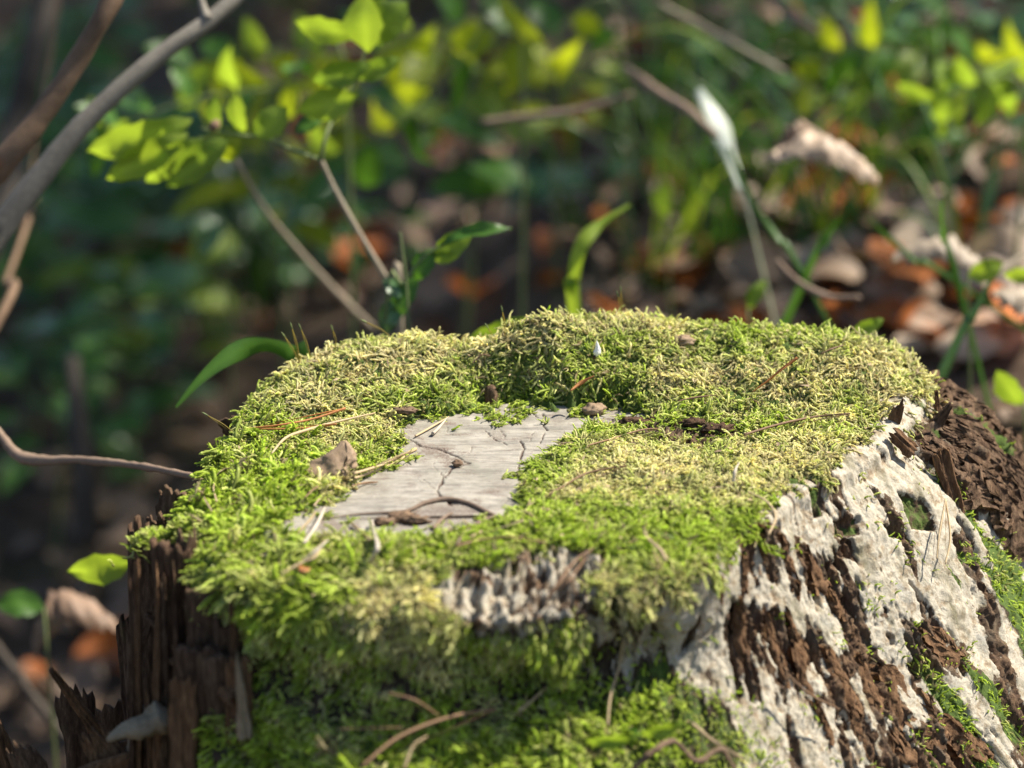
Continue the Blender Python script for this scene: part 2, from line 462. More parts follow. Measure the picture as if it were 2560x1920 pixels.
BROWN1 = [(1800, 1350), (1930, 1320), (2060, 1380), (2130, 1480), (2180, 1530), (2120, 1540), (2040, 1500), (1960, 1470), (1850, 1440)]
BROWN2 = [(1820, 1490), (1960, 1560), (2060, 1600), (2180, 1620), (2330, 1700), (2440, 1800), (2470, 1950), (2160, 1950), (2080, 1800), (1960, 1760), (1870, 1640)]
BROWN3 = [(2300, 1565), (2380, 1580), (2420, 1680), (2380, 1720), (2320, 1680)]
HOLES = [[(2085, 1300), (2150, 1290), (2160, 1340), (2090, 1345)], [(2245, 1230), (2290, 1240), (2330, 1320), (2280, 1320)], [(2020, 1220), (2055, 1215), (2065, 1290), (2035, 1300)],
         [(2210, 1310), (2250, 1320), (2265, 1350), (2225, 1340)], [(2300, 1245), (2330, 1270), (2340, 1320), (2310, 1290)], [(2110, 1340), (2140, 1350), (2140, 1400), (2100, 1390)]]
GREENP = [(2410, 1290), (2520, 1310), (2600, 1500), (2560, 1650), (2500, 1500), (2420, 1400)]
HOLLOW = atz(1265, 975, .6)
def top_height(x, y):
    ysh = y + .9 * fbm(x / 6.0, 3.3, 0, 2) - .02 * (x - 3)
    ridge = sstep(-7.0, .8, ysh)
    amp = 2.6 + .5 * np.sin(x * .28 + 1.0) - 1.2 * np.exp(-((x + 2.6) / 1.6) ** 2)
    z = amp * ridge
    z = z + .62 * fbm(x / 2.8, y / 2.8, 1.7, 4) * (.45 + .7 * ridge)
    z = z - 3.0 * np.exp(-((x - HOLLOW[0]) / 1.9) ** 2 - ((y - HOLLOW[1] + .4) / 1.3) ** 2)
    z = z + .35 * np.exp(-((x - 1.2) / 2.2) ** 2 - ((y - .5) / 1.2) ** 2)
    # shoulder falling away to the left rim
    z = z - .9 * sstep(-11, -18, x)
    return z
def stump_arrays():
    # angle columns, denser on the camera side
    w = np.linspace(-math.pi, math.pi, 4001)
    dens = .35 + angbump(w, -80, 75) + .6 * angbump(w, 0, 40)
    cdf = np.cumsum(dens); cdf = (cdf - cdf[0]) / (cdf[-1] - cdf[0])
    NC = 860
    th = np.interp(np.arange(NC) / NC, cdf, w)
    s_top = np.concatenate([np.linspace(0.01, .88, 150), np.linspace(.885, 1, 45)])
    dzs = np.concatenate([np.linspace(.08, 13, 165), 13 + np.linspace(.15, 1, 26) ** 1.3 * 19])
    T, SS = np.meshgrid(th, s_top)
    R0 = RR(T); r = R0 * SS
    x = CX + r * np.cos(T); y = CY + r * np.sin(T)
    z = top_height(x, y)
    wr = sstep(.72, .97, SS); z = z * (1 - wr) + (ZR(T)) * wr
    k = np.clip((r - (R0 - 1.6)) / 1.6, 0, 1)
    z = z - ROUND * (1 - np.sqrt(1 - np.minimum(k, .9999) ** 2))
    # where wood is bare the moss cushion is missing
    px, py = proj(np.stack([x, y, 0 * z], -1))
    wob = 14 * fbm(x * 1.3, y * 1.3, 9.0, 3)
    cut = mask(px, py, CUT, 16, wob * 1.5)
    z = z * (1 - cut) + (-.45) * cut
    z = z + (1 - cut) * .30 * sstep(.0, .5, 1 - cut)
    top = np.stack([x, y, z], -1)
    T2, DZ = np.meshgrid(th, dzs)
    side = surf(T2, DZ)
    P = np.concatenate([top, side], 0)
    return th, T, T2, DZ, P, cut
th, T1, T2, DZ, P, CUTM = stump_arrays()
NR, NC = P.shape[:2]; NT = T1.shape[0]
def normals(P):
    du = np.roll(P, -1, 1) - np.roll(P, 1, 1)
    dv = np.gradient(P, axis=0)
    n = np.cross(du, dv); n /= np.linalg.norm(n, axis=-1, keepdims=True) + 1e-9
    return -n if n[NT // 2, :, 2].mean() < 0 else n
Nm = normals(P)
PX, PY = proj(P)
X, Y, Z = P[..., 0], P[..., 1], P[..., 2]
Tall = np.concatenate([T1, T2], 0)
DZall = np.concatenate([np.zeros_like(T1), DZ], 0)
arc = Tall * 19.0
side_w = np.concatenate([np.zeros_like(T1), np.ones_like(T2)], 0)
vis = (Nm * (CAM - P)).sum(-1) > 0
wob = 45 * fbm(X * .9, Y * .9, Z * .9, 4)
wobd = 60 * fbm(arc * .55, DZall * .22, 4.4, 4) + 25 * fbm(arc * 1.4, DZall * .7, 8, 3)
right = mask(PX, PY, RIGHT, 22, wobd * 1.1) * vis
rot = mask(PX, PY, ROT, 14, wob * 1.0) * vis
strip = mask(PX, PY, STRIP, 14, wob * .5) * (side_w < .5)
wfront = mask(PX, PY, WHITE_FRONT, 20, wobd * .6) * vis
brown = np.maximum.reduce([mask(PX, PY, q, 14, wobd * 1.3) for q in (BROWN1, BROWN2, BROWN3)]) * vis
holes = np.maximum.reduce([mask(PX, PY, q, 5, wobd * .12) for q in HOLES]) * vis
blot = sstep(.17, .30, fbm(arc * .45 + DZall * .1, DZall * .16, 2.2, 4))      # more brown windows down the wall
brown = brown * (1 - .95 * sstep(.12, .24, fbm(arc * .6 + 50, DZall * .35, 14.0, 4)))
brown = np.maximum(brown, blot * right * sstep(1000, 1400, PY) * .8)
gp = mask(PX, PY, GREENP, 14, wobd * 1.0 - 12) * vis
gstreak = sstep(.14, .3, fbm(arc * .8 + 30, DZall * .12, 6.6, 3)) * right * sstep(2150, 2400, PX)
white = np.clip(right - brown - holes, 0, 1)
white = np.maximum(white, wfront * (.55 + .95 * fbm(arc * .7, DZall * .5, 17.0, 4)))
white = np.maximum(white, rot * (.68 + .75 * fbm(arc * .6, DZall * .5 + Y * .7, 3.3, 3)))
white = white * (1 - np.maximum(gp, gstreak) * .8)
BARKP = [(2330, 880), (2700, 1000), (2700, 1500), (2560, 1400), (2440, 1290), (2300, 1130), (2230, 1060), (2260, 960)]
bark_zone = mask(PX, PY, BARKP, 18, wobd * .5) * side_w * vis
white = white * (1 - .85 * bark_zone)
# relief
ridges = fbm(arc * 1.1 + .12 * DZall, DZall * .16, 3.0, 4)
ridged = 1 - np.abs(fbm(arc * 1.25 + .25 * DZall, DZall * .20, 5.0, 3)) * 2.4
block = fbm(arc * 1.6, DZall * .75, 7.0, 4)
lump = fbm(X * .8, Y * .8, Z * .8, 4)
fine = fbm(X * 3.5, Y * 3.5, Z * 3.5, 3)
d = .28 * lump + .10 * fine

cutf = np.concatenate([CUTM, np.zeros_like(T2)], 0)
d = d * (1 - cutf)
d = d * (1 - .5 * white) + side_w * .35 * ridges * (1 - .78 * white)
# the crust is lumpy with sharp drips, the windows in it are sunk and split along the grain
d = d + white * (.07 * np.abs(fbm(arc * 1.1, DZall * .45, 2.0, 3)) + .05 * np.abs(fine))
d = d + brown * (-.30 + .7 * (ridged - .4) + .35 * np.round(block * 5) / 5) * sstep(0, .8, DZall + (1 - side_w) * .5)
d = d - holes * .35 + (holes) * .15 * ridged
d = d + rot * (.45 * np.clip(1 - np.abs(fbm(arc * 1.1, Y * .5 + DZall * .3, 5.5, 3)) * 3, -1, 1) - .55 + .35 * fbm(X * 1.5, Y * 1.2, Z * 1.5, 3))
d = d + side_w * np.clip(1 - white - bark_zone - brown, 0, 1) * sstep(1650, 1450, PX) * (1.3 * fbm(X * .30, Y * .3, Z * .36, 3)) * sstep(0, 1.5, DZall)
d = d + wfront * (.5 * fbm(arc * 1.2, DZall * .35, 19.0, 4) - .25)
d = d - .15 * strip + strip * .25 * fine
d = d + bark_zone * (1.2 * ridged - .6 + .5 * block)
DARKWOOD = [(250, 1350), (440, 1420), (540, 1520), (650, 1630), (620, 1740), (560, 1790), (470, 1810), (400, 2000), (200, 2000)]
d = d - 1.2 * mask(PX, PY, DARKWOOD, 30) * side_w * vis
P2 = P + Nm * d[..., None]
# fade at the centre pole
green = np.clip(1 - white - brown * 1.5 - strip - rot - bark_zone, 0, 1) * .9
green = green * np.where(side_w > .5, .75, 1)
green = np.maximum(green, np.maximum(gp, gstreak) * .9)
brown_c = np.clip(brown + holes * .4 + rot + strip * .7 + bark_zone, 0, 1)
leftw = angbump(Tall, 178, 38) * side_w
green = green * (1 - .8 * leftw)
tree_stump = thing('tree_stump', (CX, CY, -22), 'sawn tree stump with mossy top, bare grey cut face and white crusted side', 'tree stump')
# (body mesh is linked once the moss cover is known)

# ------------------------------------------------------------------ bare cut face
def polyline_d(x, y, pts, z=0):
    W = np.array([atz(a, b, z)[:2] for a, b in pts]); d = np.full(x.shape, 1e9)
    for a, b in zip(W[:-1], W[1:]):
        e = b - a; t = np.clip(((x - a[0]) * e[0] + (y - a[1]) * e[1]) / (e @ e), 0, 1)
        d = np.minimum(d, np.hypot(x - a[0] - t * e[0], y - a[1] - t * e[1]))
    return d
def make_cut():
    gx = np.arange(-13.5, 9.5, .055); gy = np.arange(-23.5, -2.2, .075)
    x, y = np.meshgrid(gx, gy)
    h = .06 * fbm(x / 3, y / 3, 2, 3) + .012 * fbm(x * .5, y * 9, 4, 2)
    wx = .10 * fbm(x * 1.5, y * 1.5, 7, 3); wy = .16 * fbm(x * 1.5, y * 1.5, 11, 3)
    crack = np.zeros_like(x)
    CR = [([(1358, 1032), (1366, 1050), (1362, 1062), (1369, 1078)], .075), ([(1300, 1100), (1310, 1122), (1302, 1142), (1296, 1168), (1288, 1196)], .06),
          ([(1018, 1098), (1050, 1116), (1112, 1128), (1172, 1158), (1130, 1172), (1108, 1198), (1092, 1228), (1108, 1250), (1150, 1262)], .075),
          ([(1330, 1030), (1345, 1045)], .04), ([(1480, 1085), (1520, 1060), (1545, 1035)], .05), ([(1210, 1075), (1240, 1100), (1270, 1112)], .035),
          ([(1130, 1262), (1110, 1245)], .1), ([(1250, 1265), (1285, 1235)], .03), ([(1360, 1085), (1350, 1110)], .035), ([(1220, 1045), (1260, 1062)], .03)]
    r2 = random.Random(4)
    for i in range(26):
        a = r2.uniform(1000, 1500); b_ = r2.uniform(1040, 1300)
        pts = [(a, b_)]
        for k in range(3): a += r2.uniform(-8, 18); b_ += r2.uniform(2, 12); pts.append((a, b_))
        CR.append((pts, r2.uniform(.015, .03)))
    for pts, w in CR:
        dd = polyline_d(x + wx, y + wy, pts)
        w = w * .62 * (1 + .8 * fbm(x * 1.2, y * 1.2, 5, 2))
        crack = np.maximum(crack, sstep(w * 1.5, w * .4, dd) * (.75 if w.mean() < .02 else 1))
    h = h - .12 * crack
    px, py = proj(np.stack([x, y, 0 * x], -1))
    dirt = .7 * mask(px, py, [(1060, 1250), (1210, 1245), (1240, 1290), (1100, 1325), (960, 1320), (930, 1290)], 25, 30 * fbm(x * 2, y * 2, 1, 3))
    dirt = np.maximum(dirt, .75 * mask(px, py, [(1020, 1090), (1120, 1110), (1160, 1160), (1110, 1170), (1040, 1130)], 22, 30 * fbm(x * 2, y * 2, 3, 3)))
    dirt = np.maximum(dirt, .8 * mask(px, py, [(1500, 1045), (1660, 1040), (1660, 1090), (1480, 1080)], 20, 25 * fbm(x * 2, y * 2, 5, 3)))
    dirt = np.maximum(dirt, .7 * mask(px, py, [(800, 1290), (900, 1300), (900, 1345), (780, 1340)], 16, 25 * fbm(x * 2, y * 2, 5, 3)))
    dirt = np.maximum(dirt, .34 + .5 * fbm(x / 1.5, y / .8, 8, 4))
    h = h + .05 * dirt * np.clip(fbm(x * 3, y * 3, 6, 3), 0, 1)
    h = h - 1.6 * sstep(-10, -60, poly_sd(px, py, CUT))
    keep = poly_sd(px, py, CUT) > -55
    V = np.stack([x, y, h], -1).reshape(-1, 3)
    F = grid_faces(*x.shape); kf = keep.ravel()[F].all(1)
    F = F[kf]; used = np.unique(F); re = np.zeros(len(V), int); re[used] = np.arange(len(used))
    o = obj('cut_face', V[used], re[F], MAT['cut'], tree_stump, attrs={'crack': crack.ravel()[used], 'dirt': dirt.ravel()[used]})
make_cut()

# ------------------------------------------------------------------ bark plates and slabs (parts of the stump)
def plate(name, t0, wid, dz0, dz1, off, mat, thick=.45, seed=0, curl=0.0, nu=22, nv=44, taper=.25, lean=0.0, ridge=.25):
    """a piece of bark lying along the wall: t0 degrees, wid cm, from dz0 to dz1 below the rim"""
    t0 = math.radians(t0); R = RR(t0)
    u = np.linspace(-1, 1, nu)[:, None] * np.ones((1, nv)); v = np.ones((nu, 1)) * np.linspace(0, 1, nv)[None]
    topj = .9 * np.abs(fbm(u * 3 + seed, seed * 1.7, 0, 3)) * 2 + .5 * (u * u)
    botj = .8 * fbm(u * 3 + seed, seed * 2.7 + 9, 0, 3)
    a0 = dz0 + topj; a1 = dz1 + botj
    dz = a0 + (a1 - a0) * v
    half = wid / 2 * (1 - taper * (1 - v) * .7) * (1 + .25 * fbm(v * 3, seed, 0, 2))
    tt = t0 + (u * half + lean * v + .15 * fbm(v * 5, seed + 4., u * 0, 2)) / R
    rid = (1 - np.abs(fbm(u * wid * .7 + seed, dz * .22, seed, 3)) * 2.4)
    o_ = off + ridge * rid + .12 * fbm(u * 5, dz * 1.4, seed + 2., 3) + curl * (1 - v) ** 2 - .25 * u * u
    A = surf(tt, dz, o_)
    B = surf(tt, dz, o_ - thick - .1)
    V = np.concatenate([A.reshape(-1, 3), B.reshape(-1, 3)]); n = nu * nv
    F1 = grid_faces(nu, nv)
    ed = []
    for i in range(nu - 1):
        ed.append([i * nv, i * nv + n, (i + 1) * nv + n, (i + 1) * nv]); j = nv - 1
        ed.append([i * nv + j, (i + 1) * nv + j, (i + 1) * nv + j + n, i * nv + j + n])
    for j in range(nv - 1):
        ed.append([j, j + 1, j + 1 + n, j + n]); k = (nu - 1) * nv
        ed.append([k + j, k + j + n, k + j + 1 + n, k + j + 1])
    F = np.concatenate([F1, F1[:, ::-1] + n, np.array(ed)])
    return obj(name, V, F, mat, tree_stump)
# dark ridged bark at the right, standing out from the wall
sd = 1; r0 = random.Random(8)
def face_param(px, py):
    """stump angle and depth of the wall point nearest a photo pixel"""
    k = np.where(vis & (side_w > .5), np.hypot(PX - px, PY - py), 1e9); i = np.unravel_index(np.argmin(k), k.shape)
    return math.degrees(Tall[i]), DZall[i]
for px, py, wid, ln, off, cu in [(2325, 985, 1.8, 3.0, .3, .1), (2370, 1000, 2.0, 4.0, .5, .2), (2430, 1010, 2.2, 4.5, .6, .2), (2480, 1080, 2.2, 4.5, .6, .2), (2540, 1160, 2.2, 5.0, .6, .2),
                              (2340, 1060, 1.8, 3.0, .5, .2), (2400, 1090, 2.0, 3.6, .75, .3), (2450, 1150, 2.0, 3.8, .8, .3), (2510, 1220, 2.2, 4.0, .8, .3), (2570, 1260, 2.2, 4.0, .8, .3),
                              (2300, 1075, 1.4, 2.2, .35, .2), (2350, 1150, 1.6, 2.8, .6, .3), (2400, 1190, 1.7, 3.0, .8, .35), (2450, 1240, 1.8, 3.2, .9, .35), (2510, 1300, 2.0, 3.4, .9, .35), (2570, 1360, 2.0, 3.4, .9, .3),
                              (2600, 1180, 2.4, 5, .4, .2), (2620, 1300, 2.4, 5, .6, .2)]:
    t0, dz0 = face_param(px, py)
    plate('bark_plate', t0, wid * r0.uniform(.65, 1.0), max(-.2, dz0 - ln * .5), dz0 + ln * .5, off * .8, MAT['bark'], seed=sd * 3.1, curl=cu + r0.uniform(.1, .8), ridge=.6, taper=.5, lean=r0.uniform(-.4, .3)); sd += 1
# brown rotten splinters on the right face, standing along the grain
r3 = random.Random(5)
for px, py, w_, l_ in [(1900, 1370, 1.1, 2.6), (1960, 1380, .9, 2.4), (2030, 1420, 1.1, 2.4), (1990, 1480, .8, 2.0), (2080, 1500, 1.0, 1.7), (1860, 1420, .8, 2.0),
                      (1850, 1560, 1.0, 3.2), (1930, 1610, 1.1, 3.4), (2010, 1660, 1.0, 3.4), (2090, 1690, 1.1, 3.6), (2170, 1700, 1.0, 3.2), (2250, 1730, 1.2, 3.4), (2330, 1780, 1.0, 3.0),
                      (2050, 1800, .9, 2.6), (2140, 1820, 1.0, 2.6), (2240, 1850, 1.1, 2.6), (2350, 1610, 1.2, 2.4), (1800, 1480, .8, 1.8), (2400, 1840, 1.0, 2.4), (1970, 1560, .7, 2.0)]:
    t0, dz0 = face_param(px, py)
    plate('wood_splinter', t0, w_, dz0 - l_ * .5, dz0 + l_ * .5, .02, MAT['chip'], .5, r3.uniform(0, 90), .12, 12, 26, .5, r3.uniform(-.3, .3), .22)
def slab(name, base, top, w, thick, mat, seed=0, face=(0, -1, 0), jag=1.0, nu=16, nv=44, bend=0.3, wt=None, parent=None, bottomjag=.2, narrow=0.0):
    """a free standing piece of bark or wood from base to top (cm), w wide, with a jagged top edge"""
    base = np.array(base, float); top = np.array(top, float); ax = top - base; L = np.linalg.norm(ax); ax /= L
    f = np.array(face, float); f -= ax * (f @ ax); f /= np.linalg.norm(f); sdv = np.cross(ax, f)
    u = np.linspace(-1, 1, nu)[:, None] * np.ones((1, nv)); v = np.ones((nu, 1)) * np.linspace(0, 1, nv)[None]
    Lt = L * v * (1 + 0 * u) + v * jag * (fbm(u * 3 + seed, seed, 0, 4) * 1.5 - .3 * np.abs(u)) + (1 - v) * bottomjag * fbm(u * 4, seed + 5, 0, 3)
    wd = w / 2 * (1 + .22 * fbm(v * 3, seed + 1.3, 0, 3)) * (1 - narrow * v ** 1.5)
    if wt: wd = wd * (1 + (wt - 1) * v)
    o_ = -bend * u * u * w * .5 + .16 * fbm(u * w * 1.3, v * L * .15, seed, 4) * 1.6 + .08 * fbm(u * w * 3, v * L * .5, seed + 3, 3)
    Pm = base + ax * Lt[..., None] + sdv * (u * wd)[..., None] + f * o_[..., None]
    th_ = thick * (1 - .5 * v)
    B = Pm - f * th_[..., None] + f * (.15 * fbm(u * w * 1.2 + 7, v * L * .3, seed, 3))[..., None]
    V = np.concatenate([Pm.reshape(-1, 3), B.reshape(-1, 3)]); n = nu * nv
    F1 = grid_faces(nu, nv); ed = []
    for i in range(nu - 1):
        ed.append([i * nv, i * nv + n, (i + 1) * nv + n, (i + 1) * nv]); j = nv - 1
        ed.append([i * nv + j, (i + 1) * nv + j, (i + 1) * nv + j + n, i * nv + j + n])
    for j in range(nv - 1):
        ed.append([j, j + 1, j + 1 + n, j + n]); k = (nu - 1) * nv
        ed.append([k + j, k + j + n, k + j + 1 + n, k + j + 1])
    F = np.concatenate([F1[:, ::-1], F1 + n, np.array(ed)])
    return V, F
def yb(px, py, gap=.3):
    k = np.where(vis & (side_w > .5), np.hypot(PX - px, PY - py), 1e9); return float(Y.ravel()[np.argmin(k)]) - gap
def px_slab(name, bpx, tpx, y, wpx, thick, mat, parent=tree_stump, y2=None, **k):
    b_ = aty(*bpx, y); t = aty(*tpx, y if y2 is None else y2)
    V, F = slab(name, b_, t, wpx / 50.0, thick, mat, **k)
    return obj(name, V, F, MAT[mat], parent)
# left: standing shells of old bark and wood
px_slab('bark_slab', (372, 1960), (345, 1325), -15, 95, .7, 'bark_dark', seed=1.0, face=(-.5, -1, 0), jag=.8)
px_slab('bark_slab', (455, 1980), (400, 1368), min(-16.5, yb(470, 1700, .2)), 105, 1.1, 'bark_dark', seed=2.0, face=(-.5, -1, 0), jag=.5, bend=.7)
px_slab('bark_slab', (500, 1980), (455, 1352), min(-16.2, yb(470, 1700, .0)), 70, .9, 'bark', seed=2.3, face=(.1, -1, 0), jag=1.1, bend=.4)
px_slab('bark_slab', (535, 1980), (487, 1440), min(-16.6, yb(470, 1700, .3)), 50, .6, 'bark_dark', seed=2.6, face=(.3, -1, 0), jag=1.4, bend=.3, narrow=.3)
px_slab('bark_slab', (545, 1960), (525, 1480), yb(540, 1700, .2), 120, 1.0, 'bark_dark', seed=3.0, face=(-.1, -1, 0), jag=.4)
px_slab('bark_slab', (610, 1960), (592, 1570), yb(600, 1700, .2), 110, 1.0, 'bark_dark', seed=4.0, face=(-.1, -1, 0), jag=.3)
px_slab('bark_slab', (345, 1980), (318, 1560), -13.5, 80, .6, 'bark_dark', seed=5.0, face=(-.4, -1, 0), jag=.9)
px_slab('bark_slab', (440, 1330), (440, 1230), -13.5, 120, .6, 'bark', seed=6.0, face=(-.4, -1, .3), jag=.8)
px_slab('bark_slab', (400, 1390), (395, 1300), -14.2, 80, .5, 'bark', seed=6.6, face=(-.4, -1, .3), jag=.5)
px_slab('bark_slab', (520, 1990), (480, 1630), yb(560, 1750, 1.0), 110, 1.2, 'bark_dark', seed=7.0, face=(-.3, -1, 0), jag=.3, bend=.5)
px_slab('bark_slab', (560, 1990), (545, 1642), yb(560, 1750, 1.15), 100, 1.0, 'bark', seed=7.5, face=(.2, -1, 0), jag=.35, bend=.4)
px_slab('bark_slab', (600, 1990), (595, 1650), yb(590, 1750, 1.3), 60, .5, 'chip', seed=8.0, face=(0, -1, 0), jag=.5)
px_slab('bark_slab', (450, 1990), (452, 1700), yb(560, 1750, 1.6), 70, .6, 'chip', seed=9.0, face=(-.3, -1, 0), jag=.4)
px_slab('wood_strip', (478, 1590), (370, 1528), -19.5, 26, .25, 'chip', seed=10.0, jag=.4, narrow=.5)
px_slab('wood_strip', (590, 1810), (362, 1540), yb(560, 1750, 1.9), 34, .3, 'chip', y2=-19.5, seed=11.0, jag=.5, narrow=.6)
px_slab('wood_strip', (570, 1750), (412, 1650), yb(560, 1750, 2.2), 30, .3, 'chip', y2=-21.5, seed=12.0, jag=.4, narrow=.5)
px_slab('wood_strip', (445, 1580), (545, 1460), -19.8, 16, .2, 'bark_dark', seed=13.0, jag=.2, narrow=.3)
px_slab('wood_strip', (340, 1650), (400, 1480), -17.5, 22, .2, 'bark_dark', seed=14.0, jag=.3, narrow=.4)
px_slab('wood_strip', (330, 1740), (325, 1590), -17.5, 30, .2, 'bark', seed=14.5, jag=.6, narrow=.4)
px_slab('crust_strip', (612, 1850), (592, 1640), yb(600, 1750, 1.6), 34, .3, 'birch', seed=15.0, jag=1.2, narrow=.7)   # white strip of crust
for k in range(16):
    bx = 330 + k * 17 + r0.uniform(-8, 8); tp = r0.uniform(1400, 1720) + max(0, bx - 480) * .5; yy_ = min(-17.0, yb(max(bx, 470), 1700, .2)) - r0.uniform(.2, 1.0)
    px_slab('wood_strip', (bx + r0.uniform(-20, 25), 1960), (bx, tp), yy_, r0.uniform(12, 30), .25, r0.choice(['chip', 'bark_dark', 'bark', 'chip']), seed=60 + k * 1.3, jag=r0.uniform(.3, 1.2), narrow=r0.uniform(.3, .8), nu=8, nv=24, face=(r0.uniform(-.5, .5), -1, 0))
# reddish bark shards on the bark at the right
px_slab('wood_strip', (2215, 1150), (2255, 1010), -6.5, 46, .3, 'chip', seed=16.0, face=(.6, -1, 0), jag=.6, narrow=.4)
px_slab('wood_strip', (2290, 1130), (2235, 1080), -8.5, 40, .3, 'chip', seed=17.0, face=(.3, -1, .6), jag=.3)
px_slab('wood_strip', (2400, 1290), (2360, 1130), -7.5, 50, .4, 'chip', seed=18.0, face=(.5, -1, .2), jag=.5)
px_slab('wood_strip', (2300, 1150), (2380, 1010), -4.5, 60, .4, 'bark', seed=19.0, face=(.6, -1, .2), jag=.8, narrow=.6)
px_slab('wood_strip', (2360, 1100), (2345, 985), -3.5, 30, .3, 'chip', seed=20.0, face=(.6, -1, .2), jag=.5, narrow=.6)

# ================================================================== MOSS
def shoot_mesh(name, seed, L=1.0, leafy=True):
    """one moss shoot along +X: a thin curved axis clothed in overlapping scale leaves"""
    r = random.Random(seed); V = []; F = []; tipv = []
    def axis(t):
        return np.array([t * L, .13 * math.sin(t * 3.4 + seed * 1.7), .30 * L * math.sin(t * 2.4) * (1 if seed % 2 else -.5) * t])
    n = 7; seg = 4
    for i in range(n):
        t = i / (n - 1); c = axis(t); w = (.075 * (1 - .55 * t) + .01) * (1 + .25 * math.sin(i * 2.5)) * (.35 if i == n - 1 else 1)
        for k in range(seg):
            a = 2 * math.pi * k / seg; V.append(c + np.array([0, math.cos(a) * w, math.sin(a) * w])); tipv.append(t)
    for i in range(n - 1):
        for k in range(seg): F.append([i * seg + k, i * seg + (k + 1) % seg, (i + 1) * seg + (k + 1) % seg, (i + 1) * seg + k])
    m = 18
    for i in range(m):
        t = .12 + .88 * i / m + r.uniform(-.02, .02); c = axis(min(t, 1)); a = i * 2.4 + r.uniform(-.4, .4)
        ln = (.17 - .06 * t) * r.uniform(.8, 1.2); w = .06 * (1.15 - .4 * t); op = .60 - .30 * t
        d = np.array([math.cos(op), math.sin(op) * math.cos(a), math.sin(op) * math.sin(a)])
        s = np.cross(d, [0, math.cos(a), math.sin(a)]); s /= np.linalg.norm(s) + 1e-9
        mid = c + d * ln * .45; b0 = len(V)
        V += [c, mid + s * w, c + d * ln + np.array([.03, 0, .0]), mid - s * w]; tipv += [t * .7, t * .8, min(1, t + .25), t * .8]
        F.append([b0, b0 + 1, b0 + 2, b0 + 3])
    me = mesh_from(name, np.array(V), np.array(F), True, {'tip': np.clip(np.array(tipv), 0, 1)})
    me.materials.append(MAT['moss']); return me
def branch_shoot_mesh(name, seed):
    """a feathery frond: an axis with short side shoots"""
    base = shoot_mesh(name + '_axis', seed); v0 = np.empty(len(base.vertices) * 3, np.float32); base.vertices.foreach_get('co', v0); v0 = v0.reshape(-1, 3) / S
    f0 = np.array([list(p.vertices) for p in base.polygons]); t0 = np.empty(len(v0), np.float32); base.attributes['tip'].data.foreach_get('value', t0)
    V = [v0]; F = [f0]; T = [t0]; o = len(v0)
    for i in range(6):
        t = .2 + .12 * i; sgn = 1 if i % 2 else -1; a = sgn * .75; sc_ = .5 - .05 * i
        R = np.array([[math.cos(a), -math.sin(a), 0], [math.sin(a), math.cos(a), 0], [0, 0, 1]])
        V.append((v0 * sc_) @ R.T + np.array([t, 0, .1 * t])); F.append(f0 + o); T.append(np.clip(t0 * .7 + t * .4, 0, 1)); o += len(v0)
    me = mesh_from(name, np.vstack(V), np.vstack(F), True, {'tip': np.concatenate(T)}); me.materials.append(MAT['moss'])
    bpy.data.meshes.remove(base); return me
shoot_objs = []
moss_col = bpy.data.collections.new('moss_shoot_kinds')
for i in range(4):
    o = bpy.data.objects.new('moss_shoot', shoot_mesh('moss_shoot', i)); moss_col.objects.link(o); shoot_objs.append(o)
frond_col = bpy.data.collections.new('moss_frond_kinds')
for i in range(3):
    o = bpy.data.objects.new('moss_frond', branch_shoot_mesh('moss_frond', i + 5)); frond_col.objects.link(o)

def euler_from_axes(Xa, Za):
    Xa = Xa / np.linalg.norm(Xa, axis=1)[:, None]
    Ya = np.cross(Za, Xa); Ya /= np.linalg.norm(Ya, axis=1)[:, None] + 1e-9
    Zb = np.cross(Xa, Ya)
    # R columns X Y Z ; XYZ euler
    r20 = Xa[:, 2]; r21 = Ya[:, 2]; r22 = Zb[:, 2]; r10 = Xa[:, 1]; r00 = Xa[:, 0]
    return np.stack([np.arctan2(r21, r22), np.arcsin(np.clip(-r20, -1, 1)), np.arctan2(r10, r00)], 1)
def moss_group(coll):
    ng = bpy.data.node_groups.new('moss_scatter', 'GeometryNodeTree')
    ng.interface.new_socket('Geometry', in_out='INPUT', socket_type='NodeSocketGeometry')
    ng.interface.new_socket('Geometry', in_out='OUTPUT', socket_type='NodeSocketGeometry')
    N = ng.nodes; L = ng.links
    gi = N.new('NodeGroupInput'); go = N.new('NodeGroupOutput')
    iop = N.new('GeometryNodeInstanceOnPoints'); ci = N.new('GeometryNodeCollectionInfo')
    ci.inputs['Collection'].default_value = coll; ci.inputs['Separate Children'].default_value = True; ci.inputs['Reset Children'].default_value = True
    L.new(gi.outputs[0], iop.inputs['Points']); L.new(ci.outputs[0], iop.inputs['Instance'])
    iop.inputs['Pick Instance'].default_value = True
    def na(name, t):
        a = N.new('GeometryNodeInputNamedAttribute'); a.data_type = t; a.inputs[0].default_value = name; return a.outputs[0]
    L.new(na('rot', 'FLOAT_VECTOR'), iop.inputs['Rotation']); L.new(na('scl', 'FLOAT_VECTOR'), iop.inputs['Scale'])
    f2i = N.new('FunctionNodeFloatToInt'); L.new(na('kindi', 'FLOAT'), f2i.inputs[0]); L.new(f2i.outputs[0], iop.inputs['Instance Index'])
    L.new(iop.outputs[0], go.inputs[0]); return ng
GRP = {'shoot': moss_group(moss_col), 'frond': moss_group(frond_col)}
